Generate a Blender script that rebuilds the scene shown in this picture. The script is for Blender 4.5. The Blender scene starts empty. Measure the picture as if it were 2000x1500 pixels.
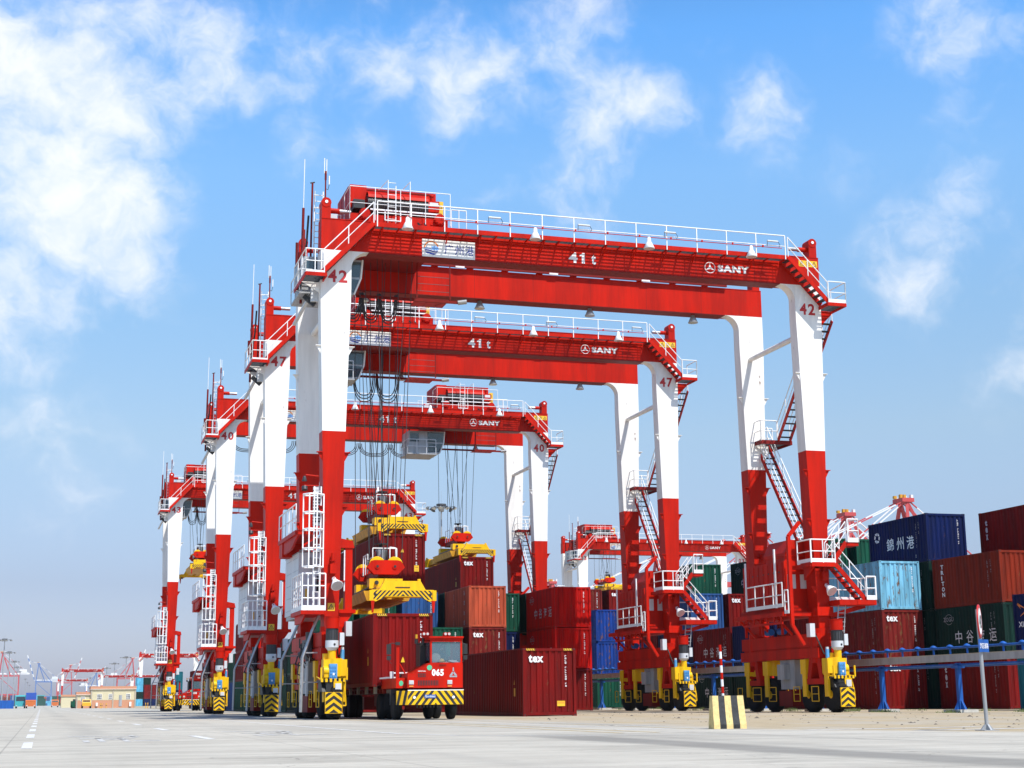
import bpy, bmesh, math, random
from mathutils import Vector, Matrix
R = math.radians
random.seed(7)
SC = bpy.context.scene
COL = SC.collection

# ------------------------------------------------------------------ camera
cam_d = bpy.data.cameras.new("camera"); cam = bpy.data.objects.new("camera", cam_d); COL.objects.link(cam)
_r = Vector((0.95664954, -0.2910432, -0.01074773)); _u = Vector((-0.04944941, -0.19868456, 0.9788152)); _f = Vector((0.28701291, 0.93585164, 0.20446341))
M = Matrix(((_r.x, _u.x, -_f.x, 0), (_r.y, _u.y, -_f.y, 0), (_r.z, _u.z, -_f.z, 0), (0, 0, 0, 1)))
M.translation = Vector((0, 0, 0.6915))
cam.matrix_world = M
cam_d.sensor_width = 36; cam_d.lens = 2956.0 / 2000 * 36
cam_d.clip_start = 0.1; cam_d.clip_end = 20000
SC.camera = cam
HAZE = 0.00006

# ------------------------------------------------------------------ light and sky
SC.view_settings.view_transform = 'Standard'; SC.view_settings.look = 'None'
SC.view_settings.exposure = 0.18; SC.view_settings.gamma = 1.0
TO_SUN = Vector((0.198, -0.531, 0.824)).normalized()
sun_d = bpy.data.lights.new("sun", 'SUN'); sun = bpy.data.objects.new("sun", sun_d); COL.objects.link(sun)
sun_d.energy = 5.0; sun_d.angle = R(0.5); sun_d.color = (1.0, 0.965, 0.91)
sun.rotation_euler = TO_SUN.to_track_quat('Z', 'Y').to_euler()
world = bpy.data.worlds.new("World"); SC.world = world; world.use_nodes = True
nt = world.node_tree; nt.nodes.clear(); N = nt.nodes.new; L = nt.links.new

def mathn(nt, op, a, b=None, clamp=False):
    n = nt.nodes.new('ShaderNodeMath'); n.operation = op; n.use_clamp = clamp
    for i, v in enumerate((a, b)):
        if v is None: continue
        if isinstance(v, (int, float)): n.inputs[i].default_value = v
        else: nt.links.new(v, n.inputs[i])
    return n.outputs[0]

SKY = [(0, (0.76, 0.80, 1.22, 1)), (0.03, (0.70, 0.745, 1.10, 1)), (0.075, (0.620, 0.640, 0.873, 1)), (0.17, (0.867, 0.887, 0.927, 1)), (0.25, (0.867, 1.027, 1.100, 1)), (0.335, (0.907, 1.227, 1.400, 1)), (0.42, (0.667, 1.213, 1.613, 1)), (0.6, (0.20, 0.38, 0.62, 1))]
def build_sky():
    sky = N('ShaderNodeTexSky'); sky.sky_type = 'NISHITA'; sky.sun_disc = False
    sky.sun_elevation = R(55.5); sky.sun_rotation = math.atan2(TO_SUN.x, TO_SUN.y)
    sky.air_density = 1.15; sky.dust_density = 1.3; sky.ozone_density = 2.2
    tc = N('ShaderNodeTexCoord')
    sep = N('ShaderNodeSeparateXYZ'); L(tc.outputs['Generated'], sep.inputs[0])
    grade = N('ShaderNodeValToRGB')          # sky tint by height above the horizon; unseen zenith dimmed to cut fill light
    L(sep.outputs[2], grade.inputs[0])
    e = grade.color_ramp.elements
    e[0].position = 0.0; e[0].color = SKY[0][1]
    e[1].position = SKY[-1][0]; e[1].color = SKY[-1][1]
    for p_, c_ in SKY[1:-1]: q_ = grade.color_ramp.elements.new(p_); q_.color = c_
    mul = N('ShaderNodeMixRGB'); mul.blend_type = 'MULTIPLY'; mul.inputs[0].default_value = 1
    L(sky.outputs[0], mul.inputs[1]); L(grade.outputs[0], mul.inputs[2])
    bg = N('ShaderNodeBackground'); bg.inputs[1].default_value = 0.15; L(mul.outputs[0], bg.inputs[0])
    # clouds: patches in fixed compass directions (azimuth from +Y, elevation, radius, weight), broken up by noise
    blobs = [(-0.9, 23.4, 6.2, 1.5), (-1.0, 20.2, 5.4, 1.55), (0.9, 17.6, 4.0, 1.5), (-1.4, 15.2, 3.3, 1.2), (4.2, 22.6, 3.4, 1.0), (5.6, 24.8, 3.2, .9), (8.4, 24.8, 3.0, 1.0), (10.4, 25.2, 2.4, .9), (12.0, 23.9, 2.2, 1.15), (13.6, 24.8, 2.0, .9),
             (15.2, 22.6, 2.6, 1.1), (17.0, 22.9, 2.4, 1.0), (19.6, 24.6, 2.8, 1.2), (21.0, 23.0, 2.4, 1.2), (22.4, 22.4, 2.3, 1.25), (20.6, 21.2, 2.4, 1.2), (20.0, 19.4, 2.4, 1.0), (8.2, 20.9, 2.0, .62),
             (11.4, 21.2, 1.5, .7), (27.5, 21.8, 1.9, 1.05), (28.0, 20.0, 1.3, .6), (33.0, 15.8, 2.2, 1.15), (33.6, 14.4, 1.6, .7), (35.2, 23.4, 3.8, .85), (35.9, 20.8, 2.4, .7), (35.9, 13.7, 2.6, .8), (35.7, 11.8, 2.0, .7),
             (-0.7, 9.6, 2.8, .85), (-0.2, 7.3, 2.8, .7), (-1.3, 12.6, 2.4, .8), (1.2, 8.4, 2.2, .55), (24.6, 24.4, 2.0, .5), (31, 21, 3, .4), (35, 17.8, 2.4, .6), (17.6, 19.4, 2.8, .65), (4.5, 19.8, 2.6, .45)]
    nz0 = N('ShaderNodeTexNoise'); nz0.inputs['Scale'].default_value = 26; nz0.inputs['Detail'].default_value = 3
    L(tc.outputs['Generated'], nz0.inputs['Vector'])
    w1 = N('ShaderNodeVectorMath'); w1.operation = 'MULTIPLY_ADD'; L(nz0.outputs['Color'], w1.inputs[0]); w1.inputs[1].default_value = (.035, .035, .035); L(tc.outputs['Generated'], w1.inputs[2])
    w2 = N('ShaderNodeVectorMath'); w2.operation = 'ADD'; L(w1.outputs[0], w2.inputs[0]); w2.inputs[1].default_value = (-.0175, -.0175, -.0175)
    acc = None
    for az, el, rad, wt in blobs:
        d = (math.sin(R(az)) * math.cos(R(el)), math.cos(R(az)) * math.cos(R(el)), math.sin(R(el)))
        v = N('ShaderNodeVectorMath'); v.operation = 'DISTANCE'; L(w2.outputs[0], v.inputs[0]); v.inputs[1].default_value = d
        m = N('ShaderNodeMapRange'); m.interpolation_type = 'SMOOTHSTEP'
        m.inputs[1].default_value = 0; m.inputs[2].default_value = R(rad) * 1.7; m.inputs[3].default_value = wt; m.inputs[4].default_value = 0
        L(v.outputs['Value'], m.inputs[0])
        acc = m.outputs[0] if acc is None else mathn(nt, 'MAXIMUM', acc, m.outputs[0])
    mp = N('ShaderNodeMapping'); mp.inputs['Scale'].default_value = (1, 1, 1.15); L(w2.outputs[0], mp.inputs[0])
    nz = N('ShaderNodeTexNoise'); nz.inputs['Scale'].default_value = 15; nz.inputs['Detail'].default_value = 12; nz.inputs['Roughness'].default_value = 0.6; nz.inputs['Distortion'].default_value = 0.0
    L(mp.outputs[0], nz.inputs['Vector'])
    s = mathn(nt, 'ADD', mathn(nt, 'MULTIPLY', acc, 0.46), mathn(nt, 'MULTIPLY', nz.outputs[0], 1.75))
    mr = N('ShaderNodeMapRange'); mr.interpolation_type = 'SMOOTHERSTEP'
    mr.inputs[1].default_value = 0.94; mr.inputs[2].default_value = 1.95; mr.inputs[3].default_value = 0; mr.inputs[4].default_value = 0.97
    L(s, mr.inputs[0])
    dens = mathn(nt, 'MULTIPLY', mr.outputs[0], mathn(nt, 'MULTIPLY', acc, 1.6, True))
    bgc = N('ShaderNodeBackground'); bgc.inputs[0].default_value = (0.93, 0.95, 1.0, 1); bgc.inputs[1].default_value = 1.0
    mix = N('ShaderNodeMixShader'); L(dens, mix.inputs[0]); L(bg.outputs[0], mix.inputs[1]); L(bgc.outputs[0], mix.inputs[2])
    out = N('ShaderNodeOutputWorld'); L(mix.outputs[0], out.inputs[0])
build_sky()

# ------------------------------------------------------------------ materials
def new_mat(name):
    m = bpy.data.materials.new(name); m.use_nodes = True
    return m, m.node_tree, m.node_tree.nodes['Principled BSDF']
def paint(name, col, rough=.45, metal=0., dirt=.12, rust=0., scale=1.0, spec=.5, streak=True):
    """painted metal: slight mottling, vertical dirt streaks, optional rust patches, all in object space"""
    m, t, b = new_mat(name)
    tc = t.nodes.new('ShaderNodeTexCoord')
    mp = t.nodes.new('ShaderNodeMapping'); mp.inputs['Scale'].default_value = (3 * scale, 3 * scale, .35 * scale if streak else 3 * scale); t.links.new(tc.outputs['Object'], mp.inputs[0])
    nz = t.nodes.new('ShaderNodeTexNoise'); nz.inputs['Scale'].default_value = 1.0; nz.inputs['Detail'].default_value = 6; nz.inputs['Roughness'].default_value = .65
    t.links.new(mp.outputs[0], nz.inputs['Vector'])
    rp = t.nodes.new('ShaderNodeValToRGB'); t.links.new(nz.outputs[0], rp.inputs[0])
    d = [c * (1 - dirt * 2.2) + .02 * dirt for c in col]; l = [min(1, c * (1 + dirt * .35)) for c in col]
    rp.color_ramp.elements[0].position = .28; rp.color_ramp.elements[0].color = (*d, 1)
    rp.color_ramp.elements[1].position = .62; rp.color_ramp.elements[1].color = (*l, 1)
    last = rp.outputs[0]
    if rust > 0:
        n2 = t.nodes.new('ShaderNodeTexNoise'); n2.inputs['Scale'].default_value = 2.6; n2.inputs['Detail'].default_value = 9; n2.inputs['Roughness'].default_value = .72
        mp2 = t.nodes.new('ShaderNodeMapping'); mp2.inputs['Scale'].default_value = (1.6, 1.6, .6); t.links.new(tc.outputs['Object'], mp2.inputs[0]); t.links.new(mp2.outputs[0], n2.inputs['Vector'])
        r2 = t.nodes.new('ShaderNodeValToRGB'); t.links.new(n2.outputs[0], r2.inputs[0])
        r2.color_ramp.elements[0].position = .66 - rust * .14; r2.color_ramp.elements[0].color = (0, 0, 0, 1)
        r2.color_ramp.elements[1].position = .71 - rust * .12; r2.color_ramp.elements[1].color = (1, 1, 1, 1)
        mx = t.nodes.new('ShaderNodeMixRGB'); t.links.new(r2.outputs[0], mx.inputs[0]); t.links.new(last, mx.inputs[1]); mx.inputs[2].default_value = (.16, .075, .035, 1)
        last = mx.outputs[0]
    t.links.new(last, b.inputs['Base Color'])
    b.inputs['Roughness'].default_value = rough; b.inputs['Metallic'].default_value = metal; b.inputs['Specular IOR Level'].default_value = spec
    return m
def plain(name, col, rough=.5, metal=0., emit=None, spec=.5):
    return paint(name, col, rough, metal, dirt=.06, scale=2, spec=spec, streak=False)
MT = dict(
    red=paint('red paint', (.53, .012, .0028), .46, dirt=.19, rust=.10, scale=.5, spec=.10),
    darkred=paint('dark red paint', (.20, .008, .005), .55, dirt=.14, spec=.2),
    white=paint('white paint', (.84, .82, .78), .45, dirt=.085, rust=.03, scale=.6, spec=.3),
    rail=paint('white railing paint', (.84, .84, .83), .45, dirt=.03),
    yellow=paint('yellow paint', (.88, .50, .006), .45, dirt=.10, scale=2, spec=.25),
    dyellow=paint('worn yellow paint', (.66, .33, .02), .5, dirt=.2, rust=.25, spec=.25),
    black=plain('black paint', (.018, .018, .018), .5),
    rubber=paint('tyre rubber', (.016, .016, .017), .85, dirt=.2, scale=2, streak=False, spec=.2),
    grate=plain('dark walkway grating', (.045, .048, .055), .6, .3),
    grey=paint('grey metal', (.36, .37, .38), .45, .2, dirt=.15),
    lgrey=paint('pale grey enamel', (.62, .64, .66), .45, dirt=.06),
    dgrey=paint('dark grey machinery', (.07, .07, .075), .5, .3, dirt=.2),
    steel=paint('galvanised steel', (.46, .47, .48), .4, .55, dirt=.15),
    blue=paint('light blue motor', (.09, .33, .66), .4, dirt=.15, scale=4),
    railblue=paint('blue busbar paint', (.014, .10, .38), .5, dirt=.2, spec=.2),
    lightglass=plain('lamp glass', (.55, .56, .54), .15),
    concrete=paint('cast concrete', (.50, .48, .43), .85, dirt=.15, scale=2, streak=False, spec=.2),
    rope=plain('wire rope', (.03, .03, .032), .6),
    letterred=plain('red lettering', (.48, .012, .012), .5),
    letterwhite=plain('white lettering', (.85, .85, .85), .5),
    letterblue=plain('blue lettering', (.012, .03, .26), .5),
    orange=plain('orange lettering', (.85, .25, .04), .5),
    skyblue=plain('pale blue sign paint', (.22, .45, .85), .5),
    green=plain('green sticker', (.09, .50, .27), .5),
    signyellow=plain('yellow sign', (.85, .50, .02), .5),
    skin=plain('skin', (.38, .22, .15), .6), cloth=plain('navy cloth', (.02, .022, .03), .9), hair=plain('black hair', (.01, .01, .01), .7),
    canvas=plain('beige canvas', (.42, .37, .29), .9), paper=plain('paper', (.8, .8, .78), .8),
)
def glass(name, tint, rough=.03, alpha=.35):
    m, t, b = new_mat(name)
    b.inputs['Base Color'].default_value = (*tint, 1); b.inputs['Roughness'].default_value = rough; b.inputs['Alpha'].default_value = alpha
    b.inputs['Specular IOR Level'].default_value = .8
    return m
MT['glass'] = glass('tinted cab glass', (.05, .09, .11), alpha=.72)
MT['skyglass'] = glass('windscreen with painted sky reflection', (.16, .27, .33), alpha=.36)  # bluish base colour stands in for the sky mirrored in the glass

# ------------------------------------------------------------------ mesh builder
class MB:
    def __init__(s): s.v = []; s.f = []; s.m = []; s.s = []
    def add(s, vs, fs, m=0, smooth=False):
        o = len(s.v); s.v += [tuple(v) for v in vs]
        for f in fs: s.f.append([i + o for i in f]); s.m.append(m); s.s.append(smooth)
    def box(s, x0, x1, y0, y1, z0, z1, m=0):
        if x0 > x1: x0, x1 = x1, x0
        if y0 > y1: y0, y1 = y1, y0
        if z0 > z1: z0, z1 = z1, z0
        s.add([(x0, y0, z0), (x1, y0, z0), (x1, y1, z0), (x0, y1, z0), (x0, y0, z1), (x1, y0, z1), (x1, y1, z1), (x0, y1, z1)],
              [(0, 3, 2, 1), (4, 5, 6, 7), (0, 1, 5, 4), (1, 2, 6, 5), (2, 3, 7, 6), (3, 0, 4, 7)], m)
    def loft(s, rings, m=0, smooth=False, cap=True, mats=None):
        n = len(rings[0]); vs = [p for r in rings for p in r]
        for k in range(len(rings) - 1):
            pass
        o = len(s.v); s.v += [tuple(v) for v in vs]
        for k in range(len(rings) - 1):
            mm = mats[k] if mats else m
            for i in range(n):
                j = (i + 1) % n
                s.f.append([o + k * n + i, o + k * n + j, o + (k + 1) * n + j, o + (k + 1) * n + i]); s.m.append(mm); s.s.append(smooth)
        if cap:
            o2 = o
            if smooth:
                o2 = len(s.v); s.v += [tuple(v) for v in rings[0]] + [tuple(v) for v in rings[-1]]
            e2 = o2 + n if smooth else o + (len(rings) - 1) * n
            s.f.append([o2 + i for i in reversed(range(n))]); s.m.append(mats[0] if mats else m); s.s.append(False)
            s.f.append([e2 + i for i in range(n)]); s.m.append(mats[-1] if mats else m); s.s.append(False)
    def bar(s, p, q, w, h=None, m=0):
        p = Vector(p); q = Vector(q); h = w if h is None else h
        d = (q - p).normalized(); up = Vector((0, 0, 1)) if abs(d.z) < .98 else Vector((0, 1, 0))
        a = d.cross(up).normalized(); b = a.cross(d).normalized()
        a = a * w / 2; b = b * h / 2
        s.loft([[p - a - b, p + a - b, p + a + b, p - a + b], [q - a - b, q + a - b, q + a + b, q - a + b]], m)
    def tube(s, p, q, r, n=8, m=0, r2=None, smooth=True):
        p = Vector(p); q = Vector(q); r2 = r if r2 is None else r2
        d = (q - p).normalized(); up = Vector((0, 0, 1)) if abs(d.z) < .9 else Vector((1, 0, 0))
        a = d.cross(up).normalized(); b = a.cross(d)
        s.loft([[p + (a * math.cos(t) + b * math.sin(t)) * r for t in [2 * math.pi * i / n for i in range(n)]],
                [q + (a * math.cos(t) + b * math.sin(t)) * r2 for t in [2 * math.pi * i / n for i in range(n)]]], m, smooth)
    def path(s, pts, r, n=6, m=0):
        for a, b in zip(pts[:-1], pts[1:]):
            if (Vector(a) - Vector(b)).length > 1e-4: s.tube(a, b, r, n, m)
    def prism(s, pts, axis, a, b, m=0):
        """polygon pts (2-D) extruded along axis from a to b"""
        def P(p, t):
            if axis == 'y': return (p[0], t, p[1])
            if axis == 'x': return (t, p[0], p[1])
            return (p[0], p[1], t)
        s.loft([[P(p, a) for p in pts], [P(p, b) for p in pts]], m)
    def lathe(s, c, axis, prof, n=20, m=0, mats=None):
        """prof: list of (offset along axis, radius)"""
        c = Vector(c); A = Vector(axis).normalized(); up = Vector((0, 0, 1)) if abs(A.z) < .9 else Vector((1, 0, 0))
        a = A.cross(up).normalized(); b = a.cross(A)
        s.loft([[c + A * o + (a * math.cos(t) + b * math.sin(t)) * max(r, 1e-3) for t in [2 * math.pi * i / n for i in range(n)]] for o, r in prof], m, True, True, mats)
    def build(s, name, mats, parent=None, loc=(0, 0, 0), rz=0):
        me = bpy.data.meshes.new(name); me.from_pydata(s.v, [], s.f)
        for k in (mats if isinstance(mats, (list, tuple)) else [mats]): me.materials.append(MT[k] if isinstance(k, str) else k)
        me.polygons.foreach_set('material_index', s.m); me.polygons.foreach_set('use_smooth', s.s)
        bm = bmesh.new(); bm.from_mesh(me); bmesh.ops.recalc_face_normals(bm, faces=bm.faces); bm.to_mesh(me); bm.free()
        me.update()
        return link(name, me, parent, loc, rz)
def link(name, me, parent=None, loc=(0, 0, 0), rz=0):
    o = bpy.data.objects.new(name, me); COL.objects.link(o); o.location = loc; o.rotation_euler = (0, 0, rz)
    if parent: o.parent = parent
    return o
def tag(o, label=None, cat=None, group=None, kind=None):
    if label: o['label'] = label
    if cat: o['category'] = cat
    if group: o['group'] = group
    if kind: o['kind'] = kind
    return o
def empty(name, loc=(0, 0, 0), rz=0, parent=None):
    o = bpy.data.objects.new(name, None); COL.objects.link(o); o.location = loc; o.rotation_euler = (0, 0, rz); o.empty_display_size = .5
    if parent: o.parent = parent
    return o
KIDS = {}
def copy_tree(o, parent=None, skip=()):
    c = o.copy(); COL.objects.link(c); c.parent = parent
    for ch in [k for k in bpy.data.objects if k.parent == o]:
        if ch.name.split('.')[0] in skip: continue
        copy_tree(ch, c, skip)
    return c

# ------------------------------------------------------------------ lettering
FACE = {'-y': Matrix(((1, 0, 0), (0, 0, -1), (0, 1, 0))), '-x': Matrix(((0, 0, -1), (-1, 0, 0), (0, 1, 0))), '+z': Matrix(((1, 0, 0), (0, 1, 0), (0, 0, 1)))}
_tc = {}
def text_mesh(s, bold=.0):
    k = (s, bold)
    if k in _tc: return _tc[k]
    cu = bpy.data.curves.new('t', 'FONT'); cu.body = s; cu.size = 1; cu.offset = bold; cu.extrude = 0.0; cu.resolution_u = 3; cu.space_line = .92; cu.space_character = 1.0 + bold * 2.6
    if '\n' in s: cu.align_x = 'CENTER'
    o = bpy.data.objects.new('t', cu); COL.objects.link(o)
    bpy.context.view_layer.update()
    me = bpy.data.meshes.new_from_object(o.evaluated_get(bpy.context.evaluated_depsgraph_get()))
    vs = [v.co.copy() for v in me.vertices]; fs = [list(p.vertices) for p in me.polygons]
    bpy.data.objects.remove(o); bpy.data.curves.remove(cu); bpy.data.meshes.remove(me)
    x0 = min(v.x for v in vs); x1 = max(v.x for v in vs); y0 = min(v.y for v in vs); y1 = max(v.y for v in vs)
    vs = [((v.x - x0) / (x1 - x0), (v.y - y0) / (y1 - y0)) for v in vs]
    _tc[k] = (vs, fs); return _tc[k]
def put_text(mb, s, face, org, w, h, bold=.03, m=0, th=.006):
    """letters filling the w x h box whose lower-left corner is org, on a wall facing `face`"""
    vs, fs = text_mesh(s, bold); F = FACE[face]; o = Vector(org)
    n = F @ Vector((0, 0, 1))
    mb.add([o + F @ Vector((v[0] * w, v[1] * h, 0)) + n * th for v in vs], fs, m)
def lettering(s, face, org, w, h, mat, parent, bold=.03, name='lettering'):
    mb = MB(); put_text(mb, s, face, org, w, h, bold); return flat(mb, name, mat, parent, face)
def flat(mb, name, mats, parent, face, loc=(0, 0, 0), rz=0):
    me = bpy.data.meshes.new(name); me.from_pydata(mb.v, [], mb.f)
    for k in (mats if isinstance(mats, (list, tuple)) else [mats]): me.materials.append(MT[k] if isinstance(k, str) else k)
    me.polygons.foreach_set('material_index', mb.m); me.update()
    return link(name, me, parent, loc, rz)
def F2(face, org):
    F = FACE[face]; o = Vector(org); n = F @ Vector((0, 0, 1))
    return lambda x, y, z=0: o + F @ Vector((x, y, 0)) + n * z
def poly2(mb, T, pts, m=0, z=.004): mb.add([T(x, y, z) for x, y in pts], [list(range(len(pts)))], m)
def clip_poly(pts, x0, x1, y0, y1):
    def cl(ps, f, g):
        out = []
        for i in range(len(ps)):
            a, b = ps[i - 1], ps[i]
            fa, fb = f(a), f(b)
            if fa >= 0: out.append(a) if False else None
            if (fa >= 0) != (fb >= 0):
                t = fa / (fa - fb); out.append((a[0] + (b[0] - a[0]) * t, a[1] + (b[1] - a[1]) * t))
            if fb >= 0: out.append(b)
        return out
    for f in (lambda p: p[0] - x0, lambda p: x1 - p[0], lambda p: p[1] - y0, lambda p: y1 - p[1]):
        if not pts: return pts
        pts = cl(pts, f, None)
    return pts
def chevrons(mb, T, w, h, n, m=0, thick=.5, z=.004, up=True, slope=.75):
    """black V stripes pointing up (or down) on a w x h plate, clipped to it"""
    step = (h + slope * w / 2) / n
    for k in range(-1, n + 1):
        y = k * step + .1 * step; t = step * thick
        for sx in (-1, 1):
            q = [(w / 2, y), (w / 2, y + t), (w / 2 + sx * w, y + t - slope * w), (w / 2 + sx * w, y - slope * w)]
            if sx < 0: q = q[::-1]
            c = clip_poly(q, .015, w - .015, .015, h - .015)
            if len(c) >= 3: poly2(mb, T, c, m, z)

def warn_sign(parent, face, org, w, h, n=3, vertical=False, name='warning_sign'):
    mb = MB(); T = F2(face, org); poly2(mb, T, [(0, 0), (w, 0), (w, h), (0, h)], 0, .006)
    for k in range(n):
        cx, cy = ((k + .5) * w / n, h / 2) if not vertical else (w / 2, (k + .5) * h / n)
        r = min(w / (1 if vertical else n), h / (n if vertical else 1)) * .38
        if k % 2 == 0:
            for a, b in (((-1, -.8), (1, -.8)), ((1, -.8), (0, 1)), ((0, 1), (-1, -.8))):
                p = Vector((a[0] * r, a[1] * r)); q = Vector((b[0] * r, b[1] * r)); d = (q - p).normalized(); nn = Vector((-d.y, d.x)) * r * .12
                poly2(mb, T, [(cx + p.x - nn.x, cy + p.y - nn.y), (cx + q.x - nn.x, cy + q.y - nn.y), (cx + q.x + nn.x, cy + q.y + nn.y), (cx + p.x + nn.x, cy + p.y + nn.y)], 1, .009)
            poly2(mb, T, [(cx - r * .1, cy - r * .5), (cx + r * .1, cy - r * .5), (cx + r * .1, cy + r * .35), (cx - r * .1, cy + r * .35)], 1, .009)
        else:
            ring = [(math.cos(t), math.sin(t)) for t in [i * math.pi / 8 for i in range(17)]]
            for a, b in zip(ring[:-1], ring[1:]):
                poly2(mb, T, [(cx + a[0] * r * .8, cy + a[1] * r * .8), (cx + a[0] * r, cy + a[1] * r), (cx + b[0] * r, cy + b[1] * r), (cx + b[0] * r * .8, cy + b[1] * r * .8)], 1, .009)
            poly2(mb, T, [(cx - r * .2, cy - r * .45), (cx + r * .2, cy - r * .45), (cx + r * .3, cy + r * .4), (cx - r * .15, cy + r * .5)], 1, .009)
    return flat(mb, name, ['signyellow', 'black'], parent, face)

# ------------------------------------------------------------------ rubber-tyred gantry crane (origin: outer front foot of the left leg)
S, D = 24.0, 6.18
ZT, ZB, ZR = 21.28, 19.89, 11.92
def leg_sec(z):
    o = max(0, 18.2 - z) * .027; i = 1.34 - max(0, 18.2 - z) * .0275; d = .62 + (19.9 - z) * .022
    return o, i, d
def post_rail(mb, p, q, h, n, mids=1, r=.026, m=0, kick=0, km=None):
    """straight handrail from p to q (floor points), n bays"""
    p = Vector(p); q = Vector(q); up = Vector((0, 0, h))
    for k in range(n + 1):
        a = p.lerp(q, k / n); mb.tube(a, a + up, r, 6, m)
    mb.tube(p + up, q + up, r * 1.1, 6, m)
    for k in range(mids):
        t = up * ((k + 1) / (mids + 1)); mb.tube(p + t, q + t, r * .85, 6, m)
    if kick:
        d = (q - p).normalized(); nrm = Vector((-d.y, d.x, 0))
        mb.bar(p + Vector((0, 0, kick / 2)), q + Vector((0, 0, kick / 2)), .02, kick, m)
def bell_lamp(parent, p, mat, r=.26, tilt=(0, 0, -1), stem=True):
    mb = MB(); p = Vector(p)
    mb.lathe(p, tilt, [(-.34, .05), (-.30, .085), (-.12, .10), (-.06, .14), (.20, r), (.21, r * .96)], 14, 0)
    mb.lathe(p + Vector(tilt).normalized() * .205, tilt, [(0, r * .9), (.008, r * .86)], 14, 1)
    if stem: mb.bar(p + Vector((0, 0, .34)), p + Vector((0, .25, .42)), .04, .04, 0)
    return mb.build('floodlight', [mat, 'lightglass'], parent)
def stairs(parent, p, q, width, wdir, n, name='stairway', rail=True, both=True, railh=.95):
    """open tread stair from top p to bottom q; width along wdir"""
    p = Vector(p); q = Vector(q); w = Vector(wdir).normalized() * width
    mb = MB()
    for o in (Vector((0, 0, 0)), w): mb.bar(p + o, q + o, .05, .2, 0)
    d = (q - p); hd = Vector((d.x, d.y, 0)).normalized() * .26
    for k in range(n):
        c = p.lerp(q, (k + .5) / n) + Vector((0, 0, .02))
        vs = [c - hd / 2, c + hd / 2, c + hd / 2 + w, c - hd / 2 + w]
        mb.add([v for v in vs] + [v - Vector((0, 0, .035)) for v in vs], [(0, 1, 2, 3), (7, 6, 5, 4), (0, 4, 5, 1), (1, 5, 6, 2), (2, 6, 7, 3), (3, 7, 4, 0)], 1)
    o = mb.build(name, ['red', 'grate'], parent)
    if rail:
        mr = MB(); up = Vector((0, 0, railh))
        for off in ([Vector((0, 0, 0)), w] if both else [Vector((0, 0, 0))]):
            mr.tube(p + off + up, q + off + up, .026, 6); mr.tube(p + off + up * .5, q + off + up * .5, .02, 6)
            nn = max(2, int(d.length / 1.3))
            for k in range(nn + 1):
                a = p.lerp(q, k / nn) + off; mr.tube(a, a + up, .024, 6)
        mr.build('handrail', 'rail', o)
    return o
def grating(mb, x0, x1, y0, y1, z, alongx=True, m=0, step=.1):
    if alongx:
        y = y0 + .02
        while y < y1: mb.box(x0, x1, y, y + .034, z - .03, z, m); y += step
        x = x0
        while x < x1: mb.box(x, x + .02, y0, y1, z - .034, z - .031, m); x += .6
    else:
        x = x0 + .02
        while x < x1: mb.box(x, x + .034, y0, y1, z - .03, z, m); x += step
def company_mark(parent, org, h):
    """round three-spoke mark in white"""
    mb = MB(); T = F2('-y', org); c = h / 2; r = h / 2
    for i in range(28):
        a, b = 2 * math.pi * i / 28, 2 * math.pi * (i + 1) / 28
        poly2(mb, T, [(c + math.cos(t) * q, c + math.sin(t) * q) for t, q in ((a, r * .9), (a, r), (b, r), (b, r * .9))], 0, .006)
    for k in range(3):
        t = math.pi / 2 + k * 2 * math.pi / 3; d = (math.cos(t), math.sin(t)); n = (-d[1], d[0])
        tip = (c + d[0] * r * .92, c + d[1] * r * .92)
        poly2(mb, T, [tip, (c + n[0] * r * .24, c + n[1] * r * .24), (c - n[0] * r * .04, c - n[1] * r * .04)][::1], 0, .006)
        poly2(mb, T, [tip, (c + n[0] * -.06 * r, c + n[1] * -.06 * r), (c - n[0] * r * .24 - d[0] * r * .2, c - n[1] * r * .24 - d[1] * r * .2)], 0, .006)
    return flat(mb, 'emblem', 'letterwhite', parent, '-y')
def one_mark(parent, org, h):
    mb = MB(); T = F2('-y', org); poly2(mb, T, [(.10, 0), (.24, 0), (.24, h), (.13, h), (.10, h * .88), (.0, h * .80), (.0, h * .66), (.10, h * .72)], 0, .006)
    return flat(mb, 'lettering', 'letterwhite', parent, '-y')
def digit_pair(mb, number, x, z, w, h, b=.03):
    for k, ch in enumerate(number):
        narrow = ch == '1'
        put_text(mb, ch, '-y', (x + k * w * .54, 0, z), w * (.44 if not narrow else .25), h, b)
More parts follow.
